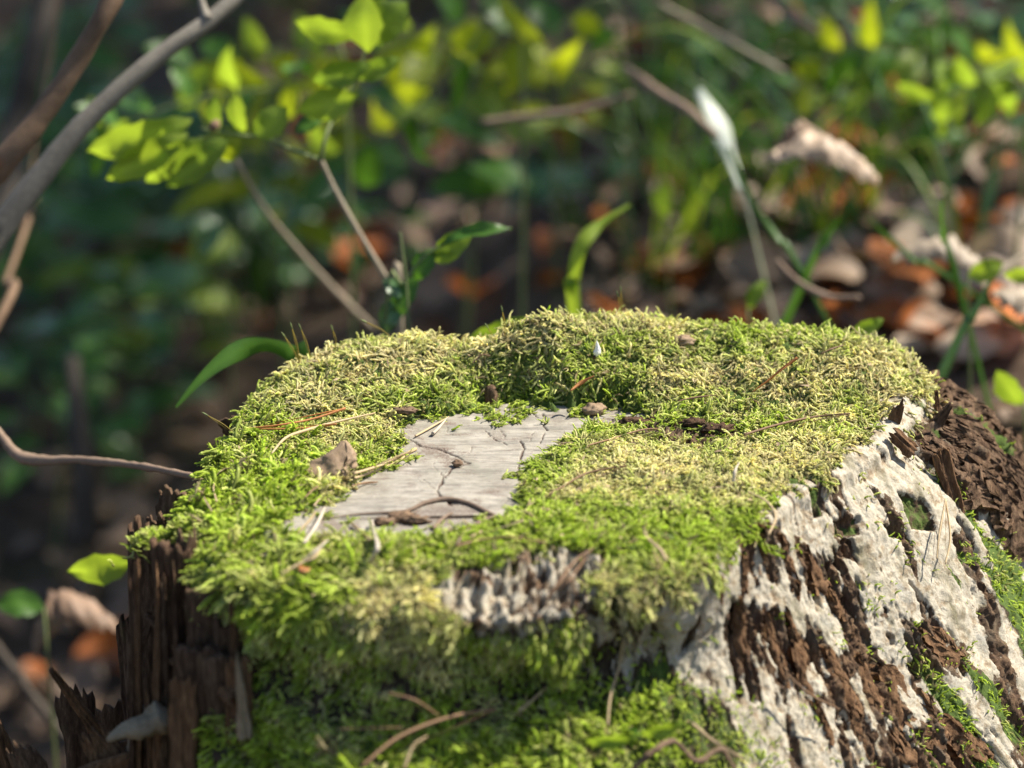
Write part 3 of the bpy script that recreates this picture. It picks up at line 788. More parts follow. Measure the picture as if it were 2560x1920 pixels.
def moss_object(name, label, pts, dirs, nrm, length, thick, tint, val, which='shoot', group='moss on the stump'):
    n = len(pts); rot = euler_from_axes(dirs, nrm)
    scl = np.stack([length, thick, thick], 1)
    kind = rng.integers(0, 4 if which == 'shoot' else 3, n).astype(float)
    me = mesh_from(name, pts - np.array([CX, CY, 0]), np.zeros((0, 4), int), False, {'rot': rot, 'scl': scl, 'tint': tint, 'val': val, 'kindi': kind})
    o = bpy.data.objects.new(name, me); col.objects.link(o); me.materials.append(MAT['moss']); o.location = (CX * S, CY * S, 0)
    md = o.modifiers.new('scatter', 'NODES'); md.node_group = GRP[which]
    tag(o, label, 'moss', None, 'stuff'); return o

# coverage
mossm = np.where(side_w > .5, 0.0, 1.0)
mossm = mossm * (1 - sstep(.2, .6, cutf)) * (1 - strip * .9)
side_front = side_w * vis * sstep(1720, 1560, PX + wobd) * (1 - leftw * .9)
side_front = side_front * np.clip(1.15 - .5 * sstep(1420, 1520, PX) - .25 * (PY < 1750) * sstep(1.5, 3, DZall) + .5 * (PY > 1740) + .6 * fbm(arc * .5, DZall * .4, 12, 3), 0, 1)
mossm = np.maximum(mossm, side_front)
DARKWOOD = [(250, 1350), (440, 1420), (540, 1520), (650, 1630), (620, 1740), (560, 1790), (470, 1810), (400, 2000), (200, 2000)]
darkw = mask(PX, PY, DARKWOOD, 12, wob * .6) * side_w
mossm = np.maximum(mossm, side_w * sstep(1.5, .3, DZall + 1.2 * fbm(arc * .5, 0 * arc, 3, 3)) * (1 - angbump(Tall, -10, 38)))     # rolls over the rim
mossm = np.maximum(mossm, side_w * (~vis) * .5 * (DZall < 5))
mossm = mossm * (1 - rot) * (1 - .97 * wfront) * (1 - darkw)
rr_ = sstep(.25, .7, right); mossm = mossm * (1 - rr_)
mossm = mossm * (1 - .75 * np.exp(-((X - HOLLOW[0]) / 1.6) ** 2 - ((Y - HOLLOW[1] + .4) / 1.0) ** 2))
RECESS = [(700, 1590), (900, 1550), (1150, 1575), (1300, 1620), (1430, 1700), (1480, 1790), (1250, 1810), (1000, 1800), (800, 1780), (690, 1720)]
recess = mask(PX, PY, RECESS, 30, wob) * side_w
mossm = mossm * (1 - .35 * recess)
green_c = green * (1 - .6 * recess)  # thinned moss and less green paint deep shade into the front recess
mossm = np.maximum(mossm, gp * .5); mossm = np.maximum(mossm, gstreak * .35)
mossm = np.maximum(mossm, right * sstep(.30, .5, fbm(arc * .7, DZall * .5, 21, 3)) * .14)
lowfront = mask(PX, PY, [(1560, 1700), (1750, 1700), (1900, 1800), (1950, 2000), (1400, 2000), (1400, 1750)], 40, wob) * vis
mossm = np.maximum(mossm, lowfront * .5)
mossm = mossm * (1 - bark_zone * .92)
# hue: 0 green, 1 straw, 2 brown
STRAW = [[(1480, 1110), (1800, 1120), (2100, 1080), (2200, 1120), (2000, 1230), (1880, 1270), (1700, 1260), (1500, 1240), (1380, 1260), (1380, 1200)],
         [(1330, 800), (1700, 770), (1700, 850), (1500, 850), (1330, 880), (1150, 900), (1000, 880), (950, 840)],
         [(1850, 900), (2300, 850), (2350, 1050), (2150, 1100), (1900, 1020), (1600, 980), (1650, 900)],
         [(650, 900), (1000, 850), (1150, 900), (900, 1000), (750, 1010)],
         [(1180, 1560), (1080, 1430), (900, 1480), (900, 1560), (1100, 1640)], [(1480, 1420), (1800, 1480), (1800, 1560), (1500, 1560)],
         [(800, 1190), (890, 1190), (900, 1240), (780, 1240)], [(850, 1130), (1000, 1080), (980, 1040), (800, 1060)]]
GREEN = [[(1300, 1250), (1600, 1270), (1900, 1270), (1920, 1380), (1600, 1400), (1150, 1380), (1000, 1360), (1150, 1290)],
         [(1290, 1200), (1450, 1080), (1530, 1090), (1400, 1230)], [(1030, 1010), (1500, 950), (1650, 1000), (1300, 1040)], [(480, 1150), (760, 1150), (760, 1350), (560, 1350), (430, 1300)],
         [(560, 1500), (900, 1400), (700, 1600)], [(2130, 940), (2230, 960), (2180, 1060), (2100, 1020)]]
st = np.maximum.reduce([mask(PX, PY, q, 40, wob * 1.2) for q in STRAW])
gr = np.maximum.reduce([mask(PX, PY, q, 35, wob * 1.2) for q in GREEN])
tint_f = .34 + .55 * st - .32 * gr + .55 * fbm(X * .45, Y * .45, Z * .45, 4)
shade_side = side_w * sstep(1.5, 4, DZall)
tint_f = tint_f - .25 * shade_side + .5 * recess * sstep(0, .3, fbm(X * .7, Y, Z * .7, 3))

body = obj('trunk', P2.reshape(-1, 3), grid_faces(NR, NC, True)[:, ::-1], MAT['stump'], tree_stump,
           attrs={'white': white.ravel(), 'brown': brown_c.ravel(), 'green': green_c.ravel(), 'hollow': (holes).ravel()})
cellA = np.zeros(P2.shape[:2])
du = np.roll(P2, -1, 1) - P2; dv = np.zeros_like(P2); dv[:-1] = P2[1:] - P2[:-1]
cellA = np.linalg.norm(np.cross(du, dv), axis=-1); cellA[-1] = 0
cellA[NT - 1] = np.minimum(cellA[NT - 1], .1)
N2 = normals(P2)
# smoothed normals make the cushions
def sample(weight, n):
    w = (cellA * weight).ravel(); c = np.cumsum(w); idx = np.searchsorted(c, rng.random(n) * c[-1])
    idx = np.minimum(idx, w.size - NC - 1)
    i = idx // NC; j = idx % NC; a = rng.random(n)[:, None]; b_ = rng.random(n)[:, None]
    j2 = (j + 1) % NC
    p = P2[i, j] * (1 - a) * (1 - b_) + P2[i, j2] * a * (1 - b_) + P2[i + 1, j] * (1 - a) * b_ + P2[i + 1, j2] * a * b_
    return i, j, p, Nm[i, j]
def grow(weight, dens, lmin, lmax, lift, which='shoot', droop=.5, thick=(.8, 1.3), tshift=0, sink=.15, outward=.5, jit=.12):
    area = (cellA * weight).sum(); n = int(area * dens)
    i, j, p, nn = sample(weight, n)
    ang_ = 7 * fbm(p[:, 0] * .28, p[:, 1] * .28, p[:, 2] * .28, 2) + rng.normal(0, .9, n)
    ref = np.tile([0.0, 0.0, 1.0], (n, 1)); t1 = np.cross(nn, np.tile([1.0, 0.3, .1], (n, 1))); t1 /= np.linalg.norm(t1, axis=1)[:, None]
    t2 = np.cross(nn, t1)
    fl = np.cos(ang_)[:, None] * t1 + np.sin(ang_)[:, None] * t2
    ow = np.stack([p[:, 0] - CX, p[:, 1] - CY, 0 * p[:, 0]], 1); ow /= np.linalg.norm(ow, axis=1)[:, None] + 1e-6
    steep = np.clip(1 - nn[:, 2], 0, 1)[:, None]
    down = np.tile([0.0, 0.0, -1.0], (n, 1))
    lf = lift * (.5 + rng.random(n))[:, None]
    d = fl * (1 - .6 * steep) + nn * lf + ow * outward * (.35 + steep) + down * steep * droop * 2
    ln = rng.uniform(lmin, lmax, n); tk = rng.uniform(*thick, n)
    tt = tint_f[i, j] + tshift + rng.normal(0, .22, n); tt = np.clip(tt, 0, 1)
    tt = np.where(rng.random(n) < .035, 1.6, tt)
    v = np.clip(.55 + .22 * rng.normal(size=n) + .35 * fbm(p[:, 0] * .8, p[:, 1] * .8, p[:, 2] * .8, 3), 0, 1)
    d = d + rng.normal(0, jit, d.shape); nn = nn + rng.normal(0, jit, nn.shape)
    p = p - nn * sink
    return p, d, nn, ln, tk, tt, v
def cat(*g): return [np.concatenate([q[k] for q in g]) for k in range(7)]
rightw = side_w * sstep(1620, 1750, PX)
topm = mossm * (side_w < .5); wallm = mossm * (side_w > .5) * (1 - rightw)
clump = sstep(-.35, .15, fbm(X * .9, Y * .9, Z * .9 + 3, 3))
low = mask(PX, PY, [(1370, 1090), (1560, 1070), (1900, 1090), (2100, 1130), (1950, 1240), (1500, 1260), (1290, 1250)], 40, wob) * (side_w < .5)   # thin matted moss
ridge_m = topm * sstep(1060, 980, PY)
g1 = cat(grow(topm * (.5 + .5 * clump) * (1 - .6 * low), 70, .22, .50, .14, thick=(.5, .8), sink=.0, outward=.1, jit=.4),
         grow(topm * clump * (1 - .6 * low), 20, .45, .95, .14, thick=(.7, 1.05), sink=-.03, outward=.2, jit=.3))
g2 = grow(topm * low, 80, .2, .5, .10, thick=(.4, .7), sink=-.02, outward=.1, jit=.25)
m1 = cat(g1, g2)
moss_object('moss', 'sunlit green and straw coloured moss carpet over the top of the stump', *m1[:3], m1[3], m1[4], m1[5], m1[6])
leftfront = np.clip(sstep(1000, 700, PX) + .5 * sstep(1300, 1450, PY), 0, 1)
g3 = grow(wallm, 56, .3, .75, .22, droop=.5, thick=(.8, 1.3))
g3b = grow(mossm * rightw, 60, .22, .55, .25, droop=.4, thick=(.45, .8), tshift=-.1)
moss_object('moss', 'small scattered moss tufts dotted over the white crust and brown bark at right', *g3b[:3], g3b[3], g3b[4], g3b[5], g3b[6])
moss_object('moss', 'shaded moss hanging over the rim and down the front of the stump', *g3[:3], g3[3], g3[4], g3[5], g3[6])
fr_w = np.maximum(topm * leftfront * sstep(1050, 1150, PY), wallm * (.4 + .6 * (PX < 1500)))
g4 = grow(fr_w * clump * (1 - .9 * recess) * np.clip(1.1 - DZall * .25, .25, 1), 5.0, .8, 1.6, .30, 'frond', droop=.55, thick=(1.2, 1.9), tshift=-.2, outward=.9)
moss_object('feather_moss', 'long feathery green moss fronds drooping from the left and front edges', *g4[:3], g4[3], g4[4], g4[5], g4[6], 'frond')
# moss caps on the left slabs
def cap(label, bx, by, y, wx, wy, n, tsh=.2):
    c = aty(bx, by, y); q = rng.normal(size=(n, 2)) * .5
    pts = c + np.stack([q[:, 0] * wx, q[:, 1] * wy, .5 - .5 * (q ** 2).sum(1)], 1)
    nn = np.stack([q[:, 0] * .8, q[:, 1] * .8, np.ones(n)], 1); nn /= np.linalg.norm(nn, axis=1)[:, None]
    a = rng.random(n) * 6.28; d = np.stack([np.cos(a), np.sin(a), .5 + 0 * a], 1)
    moss_object('moss_cushion', label, pts - nn * .3, d, nn, rng.uniform(.3, .65, n), rng.uniform(.5, .9, n), np.clip(rng.normal(tsh, .25, n), 0, 1), rng.random(n))
cap('small moss cap on the leftmost standing bark slab', 395, 1352, -17.6, 1.35, .8, 420)
cap('olive moss cushion on top of the second bark slab at left', 492, 1318, -17.8, 1.4, 1.1, 480)
cap('round moss tuft on the ledge under the left rim', 568, 1400, -20.5, 1.5, 1.2, 460)

# ================================================================== LEAF AND PLANT HELPERS
def leaf_mesh(name, L, W, mat, fold=.15, arch=.12, curl=0.0, nu=9, nv=5, wav=0.03, point=1.0, seed=0, base_w=.05):
    """leaf blade along +X, face up +Z, folded along its midrib"""
    u = np.linspace(0, 1, nu)[:, None] * np.ones((1, nv)); v = np.ones((nu, 1)) * np.linspace(-1, 1, nv)[None]
    prof = np.sin(np.pi * np.clip(u, 0, 1) ** point) ** .75 + base_w * (1 - u)
    y = v * prof * W / 2
    z = np.abs(v) * prof * W * fold + arch * L * np.sin(np.pi * u) - curl * L * u * u + wav * L * np.sin(u * 9 + v * 2 + seed)
    y = y * (1 + .08 * np.sin(u * 23 + seed))
    V = np.stack([u * L, y, z], -1).reshape(-1, 3)
    me = mesh_from(name, V, grid_faces(nu, nv), True, {'rib': (1 - np.abs(v)).ravel() ** 4})
    me.materials.append(MAT[mat]); return me
def place(name, me, loc, xd, zd, scale=1.0, parent=None, sy=1.0):
    xd = Vector(xd).normalized(); zd = Vector(zd); zd = (zd - xd * zd.dot(xd)).normalized(); yd = zd.cross(xd)
    o = bpy.data.objects.new(name, me); col.objects.link(o)
    base = np.zeros(3)
    if parent is not None: o.parent = parent; base = np.array(parent['_o'])
    M = Matrix((xd, yd, zd)).transposed().to_4x4() @ Matrix.Diagonal((scale, scale * sy, scale, 1))
    M.translation = Vector(((np.array(loc) - base) * S).tolist())
    if parent is not None: o.matrix_local = M
    else: o.matrix_world = M
    return o
TOCAM = np.array([0, -CP, SP])
LEAVES = {}
for k, mt in (('bright', 'leaf_bright'), ('yellow', 'leaf_yellow'), ('green', 'leaf_green'), ('blue', 'leaf_blue')):
    LEAVES[k] = [leaf_mesh('leaf', 1, w, mt, f, a, c, seed=i) for i, (w, f, a, c) in enumerate([(.50, .12, .08, .1), (.42, .18, .12, .25), (.6, .08, .05, .15)])]

# ================================================================== FOREST FLOOR
def litter_mesh(name, mat, seed):
    r = random.Random(seed)
    return leaf_mesh(name, 1, r.uniform(.5, .75), mat, r.uniform(-.2, .35), r.uniform(-.1, .28), r.uniform(-.35, .4), 8, 5, r.uniform(.02, .07), 1.0, seed)
LIT = {k: [litter_mesh('fallen_leaf', 'litter_' + k, hash_ + i) for i in range(4)] for hash_, k in ((0, 'orange'), (10, 'tan'), (20, 'brown'), (30, 'pale'))}
# countless leaves: one object
def litter_stuff():
    n = 5200; Vs = []; Fs = []; o = 0
    base = [leaf_mesh('t', 1, .6, 'litter_brown', f, a, c, 5, 3, .04) for f, a, c in ((.2, .1, .2), (-.1, .2, -.2), (.3, .05, .3))]
    data = []
    for me in base:
        v = np.empty(len(me.vertices) * 3, np.float32); me.vertices.foreach_get('co', v); data.append((v.reshape(-1, 3) / S, np.array([list(p.vertices) for p in me.polygons])))
        bpy.data.meshes.remove(me)
    y = -40 + 560 * rng.random(n) ** 1.25; x = (rng.random(n) * 2 - 1) * (50 + .30 * (y + 60))
    mi = rng.choice(3, n, p=[.62, .28, .10]); L = rng.uniform(2.2, 5.5, n); a = rng.random(n) * 6.28; ti = rng.normal(0, .35, (n, 2)); h = rng.uniform(.1, 1.6, n)
    z = terrain(x, y) + h
    sets = [[[], [], 0] for _ in range(3)]
    for i in range(n):
        if math.hypot(x[i] - 3, y[i] + 11) < 26: continue
        v, f = data[i % 3]; ca, sa = math.cos(a[i]), math.sin(a[i])
        p = v * L[i]; p = np.stack([p[:, 0] * ca - p[:, 1] * sa, p[:, 0] * sa + p[:, 1] * ca, p[:, 2] + p[:, 0] * ti[i, 0] + p[:, 1] * ti[i, 1]], 1) + (x[i], y[i], z[i])
        s_ = sets[mi[i]]; s_[0].append(p); s_[1].append(f + s_[2]); s_[2] += len(p)
    for s_, mt, lb in zip(sets, ('litter_brown', 'litter_tan', 'litter_orange'), ('dark brown decaying leaf litter covering the forest floor', 'dull tan leaf litter scattered over the forest floor', 'rust orange leaf litter scattered thinly over the forest floor')):
        V = np.vstack(s_[0]); o_ = obj('leaf_litter', V, np.vstack(s_[1]), MAT[mt], origin=(0, 0, 0), attrs={'rib': np.zeros(len(V))})
        tag(o_, lb, 'leaf litter', kind='stuff')
litter_stuff()
ZH = [(180, 'at the far left edge'), (420, 'under the grey stem'), (640, 'left of the bent sprig stem'), (820, 'under the sprig fork'), (1000, 'behind the leafy shoot'), (1220, 'above the ridge dip'), (1440, 'above the ridge crown'),
      (1640, 'right of the arching blade'), (1800, 'left of the pale blade'), (1960, 'right of the pale blade'), (2120, 'by the curled pale leaf'), (2300, 'above the right shoulder'), (2450, 'near the right edge'), (9999, 'at the right edge')]
ZV = [(130, 'topmost'), (260, 'very high'), (380, 'high'), (480, 'upper middle'), (580, 'middle'), (680, 'lower middle'), (790, 'low'), (1000, 'very low'), (1300, 'sunken'), (9999, 'lowest')]
def zone(px, py):
    return next(v for k, v in ZV if py < k), next(h for k, h in ZH if px < k)
used_labels = set()
def free(*texts):
    """take a description only once"""
    if any(t in used_labels for t in texts): return False
    used_labels.update(texts); return True
KL = {"orange": "rust orange", "tan": "tan", "brown": "dark brown", "pale": "pale bleached"}
def fallen(px, py, kind, size, xd=None, zd=None, label=None, lift=.8, group='fallen leaves on the forest floor', shape=None):
    p = at_ground(px, py); p = p + np.array([0, 0, lift + size * .15])
    r = random.Random(int(px * 7 + py * 13))
    a = r.uniform(0, 6.28)
    xd = xd if xd is not None else (math.cos(a), math.sin(a) * .6, r.uniform(-.25, .35))
    zd = zd if zd is not None else (r.uniform(-.5, .5), r.uniform(-.9, .1), 1)
    xdv = Vector(xd).normalized()
    o = place('fallen_leaf', LIT[kind][shape if shape is not None else r.randrange(4)], p - np.array(xdv) * size / 2, xd, zd, size)
    v, h = zone(px, py)
    tag(o, label or f'{KL[kind]} fallen leaf, {v} on the slope {h}', 'leaf', group)
    return o
# the ones that read singly in the photo
for q in [(2290, 770, 'orange', 9.5, 'largest rust orange fallen leaf behind the right shoulder of the stump'), (2190, 545, 'orange', 6.5, 'rust orange leaf standing upright above a pale twig, right of centre slope'),
          (1995, 580, 'orange', 3.4, 'small bright orange leaf in the shade below the curled pale leaf'), (2075, 745, 'orange', 3.2, 'small orange leaf tucked under a pale twig'),
          (1180, 800, 'orange', 6.5, 'reddish leaf just behind the dip in the mossy ridge'), (1090, 790, 'tan', 6.0, 'dusty pink leaf left of the reddish leaf behind the mossy ridge'),
          (1510, 350, 'orange', 4.5, 'small red brown leaf in shade left of the pale grass blade'), (2245, 300, 'orange', 4.0, 'orange leaf under the bright clover like leaves'),
          (240, 1580, 'tan', 6.0, 'tan curled leaf heap low at the left edge'), (260, 1700, 'orange', 7.0, 'orange leaf low at the left beside the standing bark'), (330, 1690, 'orange', 6.0, 'orange leaf touching the standing bark low at the left'),
          (440, 850, 'tan', 6.0, 'pinkish tan leaf behind the long drooping blade at left'), (2100, 690, 'pale', 6.0, 'pale leaf edge below the orange upright leaf'), (2240, 600, 'tan', 7, 'tan folded leaf right of the orange upright leaf'),
          (1640, 300, 'brown', 5, 'brown leaf high on the slope left of the pale blade'), (2330, 700, 'pale', 8, 'pale leaf lying on top of the largest orange leaf'), (2500, 760, 'pale', 7.5, 'whitish torn leaf at the right edge'),
          (2060, 720, 'pale', 5, 'pale twig like leaf strip under the small bright orange leaf'), (2420, 930, 'pale', 5.0, 'whitish leaf beside the bark at the right'), (2530, 880, 'orange', 6.5, 'ochre leaf at the right edge above the bark'),
          (2280, 870, 'orange', 4.0, 'small orange leaf just above the right shoulder moss'), (1900, 745, 'tan', 6, 'tan leaf just behind the right half of the moss')]:
    fallen(q[0], q[1], q[2], q[3], label=q[4], group='single leaves that stand out of the litter', zd=(random.uniform(-.4, .4), -1.0, .8), lift=1.5)
r4 = random.Random(11)
for i in range(190):
    for tr in range(12):
        px = r4.triangular(1350, 2650, 2350); py = r4.uniform(40, 900); kd = r4.choice(['tan', 'tan', 'brown', 'brown', 'orange', 'orange', 'pale'])
        if py < 860 - (2560 - px) * .65 and r4.random() < .75: continue
        if free((kd,) + zone(px, py)): break
    else: continue
    fallen(px, py, kd, r4.uniform(2.6, 5.5))
for i in range(50):
    px = r4.uniform(-30, 1350); py = r4.uniform(350, 950) if px > 500 else r4.uniform(350, 1800)
    kd = r4.choice(['tan', 'brown', 'brown', 'brown', 'orange'])
    if free((kd,) + zone(px, py)): fallen(px, py, kd, r4.uniform(4, 8))

# the curled pale leaf standing over the slope
def curled(px0, px1, y, w, mat, label, name='curled_leaf', bend=2.0, seed=0, turns=1.6):
    a = aty(*px0, y); b_ = aty(*px1, y); n = 26; m = 12
    t = np.linspace(0, 1, n)[:, None] * np.ones((1, m)); u = np.ones((n, 1)) * np.linspace(-1, 1, m)[None]
    ax = (b_ - a); L = np.linalg.norm(ax); ax = ax / L; up = np.cross(ax, [0, 1, 0]); up /= np.linalg.norm(up); fw = np.cross(up, ax)
    wd = w * np.sin(np.pi * (t * .9 + .06)) ** .7 * (1 + .15 * fbm(t * 6 + seed, u, 0, 2)); ph = u * turns
    c = a + ax * (t * L)[..., None] + up * (bend * np.sin(t * 3.1) + .3 * fbm(t * 4, seed, 1, 2))[..., None]
    V = c + up * (np.cos(ph) * wd * .5)[..., None] - fw * (np.sin(ph) * wd * .5)[..., None] + (up * (.28 * w * fbm(t * 9, u * 3, seed, 3))[..., None])
    o = obj(name, V.reshape(-1, 3), grid_faces(n, m), MAT[mat], origin=a, attrs={'rib': (1 - np.abs(u)).ravel() ** 5}); tag(o, label, 'leaf'); return o
curled((1905, 400), (2190, 465), 42, 2.4, 'litter_pale', 'curled pale dry leaf hanging right of the white grass blade', bend=1.2, seed=2)
curled((1940, 392), (2070, 360), 44, 2.6, 'litter_tan', 'smaller curled tan leaf above the pale curled one', bend=.5, seed=5)
curled((2230, 650), (2470, 720), 36, 2.2, 'litter_pale', 'long pale curled leaf bridging over the largest orange leaf', bend=1.2, seed=7)
curled((2480, 740), (2600, 830), 30, 2.4, 'litter_pale', 'whitish curled leaf cut by the right edge of the frame', bend=.3, seed=9)
curled((90, 1640), (300, 1580), 24, 3.2, 'litter_brown', 'blurred tan leaf roll low at the left behind the bark chips', bend=2, seed=11)

# ------------------------------------------------------------------ shrub stems top left
shrub_base = (-78, 20, float(terrain(-78, 20)))
shrub = thing('shrub', shrub_base, 'bare woody shrub with thick grey, brown and dark stems crossing the top left corner', 'shrub')
def stem_part(name, pts, radii, mat, parent, n=40, bump=.12, seg=12):
    V, F = tube(pts, radii, n, seg, bump, .6); return obj(name, V, F, MAT[mat], parent)
g0 = np.array(shrub_base)
stem_part('stem', [g0 + (0, 0, -3), aty(-260, 900, 16), aty(-20, 600, 18), aty(190, 330, 20), aty(390, 145, 22), aty(560, 20, 24), aty(760, -190, 28)], [1.5, 1.1, .82, .60, .52, .48, .4], 'grey_stem', shrub)
stem_part('stem', [g0 + (-2, 3, -3), aty(-280, 760, 14), aty(-10, 430, 15), aty(110, 280, 16), aty(200, 140, 17), aty(285, -10, 18), aty(380, -200, 22)], [1.4, 1.0, .78, .66, .60, .60, .5], 'brown_stem', shrub, bump=.14)
stem_part('stem', [g0 + (-1, 8, -3), aty(-130, 800, 60), aty(30, 340, 72), aty(75, 170, 74), aty(120, -30, 78), aty(150, -260, 82)], [1.4, 1.1, 1.05, .95, .9, .8], 'dark_stem', shrub)
stem_part('stem', [aty(60, 560, 50), aty(92, 330, 55), aty(125, 140, 58), aty(150, -30, 60), aty(165, -200, 64)], [.16, .14, .14, .13, .12], 'brown_stem', shrub)
stem_part('stem', [g0 + (3, -3, -3), aty(-120, 1000, 30), aty(20, 690, 44), aty(95, 470, 52), aty(60, 560, 50)], [.5, .35, .22, .18, .16], 'brown_stem', shrub)
stem_part('twig', [aty(520, 50, 23), aty(505, 10, 24), aty(490, -60, 25)], [.3, .22, .2], 'grey_stem', shrub, 10)
# left twig leading to the stump
V, F = tube([aty(-120, 960, 8), aty(-10, 1075, 6), aty(60, 1145, 4), aty(200, 1150, 2), aty(350, 1165, -1), aty(500, 1195, -5)], [.25, .24, .34, .22, .21, .17], 60, 10, .28, 1.6)
tag(obj('fallen_twig', V, F, MAT['twig']), 'bent brown twig reaching from the left edge to the left rim of the stump', 'twig')

# ------------------------------------------------------------------ leafy sprig (in half focus)
def leaf_px(parent, base, tip, wpx, y, kind, y2=None, tilt=.55, roll=0.0, name='leaf', shape=0):
    a = aty(*base, y); b_ = aty(*tip, y if y2 is None else y2); L = np.linalg.norm(b_ - a)
    d = (b_ - a) / L; n = (TOCAM + np.array([-.55 + roll * .4, 0, -.5])) if kind in ('bright', 'yellow') else TOCAM * tilt + np.array([roll, 0, 1]) * (1 - tilt)
    sc_w = (wpx / FPX * (y - CAM[1])) / (L * [.5, .42, .6][shape])
    return place(name, LEAVES[kind][shape], a, d, n, L, parent, sy=max(.4, min(sc_w * 1.02, 2.2)))
sp0 = aty(985, 730, 22)
gb = aty(1010, 800, 22); gb[2] = float(terrain(gb[0], 22))
sprig = thing('leafy_sprig', gb, 'bright yellow green leafy sprig on a thin bent stem, upper left of centre', 'plant')
stem_part('stem', [gb, aty(1000, 780, 22), aty(975, 715, 22), aty(890, 570, 22.5), aty(835, 470, 23), aty(803, 402, 23)], [.24, .2, .19, .17, .15, .15], 'pale_stem', sprig, 40, .03, 8)
stem_part('twig', [aty(803, 402, 23), aty(740, 378, 23), aty(660, 345, 23), aty(600, 338, 23), aty(500, 320, 23)], [.14, .12, .10, .09, .05], 'green_stem', sprig, 24, .02, 8)
stem_part('twig', [aty(803, 402, 23), aty(812, 350, 23), aty(832, 298, 24), aty(870, 240, 25), aty(905, 150, 26), aty(925, 60, 27)], [.15, .12, .11, .09, .07, .05], 'green_stem', sprig, 24, .02, 8)
for base, tip, w, kd, sh, dy in [((480, 300), (215, 385), 95, 'bright', 0, 1), ((470, 335), (262, 452), 80, 'bright', 0, 0), ((510, 345), (352, 458), 70, 'bright', 1, 0), ((575, 345), (415, 468), 80, 'bright', 0, -1),
                                (((610, 330)), (585, 232), 62, 'bright', 0, 0), ((640, 345), (715, 268), 75, 'bright', 2, 0), ((665, 345), (640, 300), 50, 'bright', 0, 1), ((600, 352), (555, 402), 50, 'yellow', 0, 0),
                                ((545, 325), (535, 235), 50, 'bright', 0, 1),
                                ((893, 235), (742, 285), 82, 'bright', 2, 0), ((925, 160), (780, 205), 66, 'bright', 0, 1), ((920, 130), (905, -15), 120, 'bright', 2, 1), ((925, 110), (1015, 5), 90, 'bright', 0, 2),
                                ((900, 80), (735, 60), 75, 'bright', 0, 3), ((880, 190), (1000, 150), 55, 'bright', 0, 3), ((740, 330), (800, 300), 45, 'green', 0, 1)]:
    leaf_px(sprig, base, tip, w, 23 + dy, kd, shape=sh, roll=random.uniform(-.4, .4))
# dried bud at the sprig node
V, F = tube([aty(530, 325, 22.5), aty(545, 300, 22.5)], [.25, .35, .1], 8, 8, .3, 2); obj('bud', V, F, MAT['brown_stem'], sprig)

def plant(label, gpx, hts, spread, nleaf, kind, size, group=None, y=None, name='leafy_plant', lean=(0, 0), shape=None, droop=.2, stem='green_stem', cat='plant'):
    """a small plant: root point at photo pixel gpx on the ground (or at depth y), stems with alternating leaves"""
    if y is not None and stem == 'green_stem': k_ = (y + 45 - CAM[1]) / (y - CAM[1]); y = y + 45; size *= k_ * .72; spread *= k_ * 1.6; nleaf = int(nleaf * 1.6)
    if y is None: g = at_ground(*gpx)
    else:
        g = aty(*gpx, y)
    gz = np.array([g[0], g[1], float(terrain(g[0], g[1]))])
    if y is not None: hts = hts + g[2] - gz[2]
    th_ = thing(name, gz, label, cat, group)
    r = random.Random(int(gpx[0] * 3 + gpx[1] * 5 + hts))
    top = gz + np.array([lean[0], lean[1], hts]); mid = gz + (top - gz) * .55 + np.array([r.uniform(-1, 1) * spread * .3, 0, hts * .08])
    C = catmull([gz, mid, top], 30)
    V, F = tube([gz, mid, top], [.2, .15, .06], 14, 6); obj('stem', V, F, MAT[stem], th_)
    for i in range(nleaf):
        t = .3 + .7 * (i + .5) / nleaf if y is None else .78 + .22 * (i + .5) / nleaf
        a = i * 2.4 + r.uniform(-.5, .5); c = C[int(t * 29)]
        d = np.array([math.cos(a), math.sin(a) * .8, r.uniform(-.1, .6) - droop]); d /= np.linalg.norm(d)
        off = spread * r.uniform(.1, .9) * (1.1 - t * .7)
        L = size * r.uniform(.7, 1.3)
        place('leaf', LEAVES[kind][r.randrange(3) if shape is None else shape], c + d * off, d, (r.uniform(-.5, .5), -.5 + r.uniform(-.4, .3), 1), L, th_)
    return th_
KN = {'blue': 'bluish green', 'green': 'mid green', 'bright': 'sunlit lime green', 'yellow': 'yellowing green'}
r5 = random.Random(21)
spots = []
# dense shaded undergrowth at the left
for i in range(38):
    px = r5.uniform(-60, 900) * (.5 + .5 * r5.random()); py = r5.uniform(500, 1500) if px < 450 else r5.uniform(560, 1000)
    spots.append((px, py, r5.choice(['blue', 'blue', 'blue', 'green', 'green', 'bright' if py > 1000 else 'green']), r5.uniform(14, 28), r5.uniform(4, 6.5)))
for i in range(9):
    spots.append((r5.uniform(350, 1500), r5.uniform(20, 150), r5.choice(['green', 'yellow', 'green', 'bright', 'blue']), r5.uniform(14, 24), r5.uniform(4, 6)))
for i in range(8):
    spots.append((r5.uniform(1350, 2560), r5.uniform(150, 600), r5.choice(['green', 'blue', 'green', 'green']), r5.uniform(6, 16), r5.uniform(3, 5)))
for px, py, kd, h, sz in spots:
    v, hz = zone(px, py)
    if not free((kd, v, hz, 'p')): continue
    plant(f'{KN[kd]} blurred leafy plant, {v} {hz}', (px, py), h, 8, r5.randrange(12, 20), kd, sz, 'leafy plants of the undergrowth')
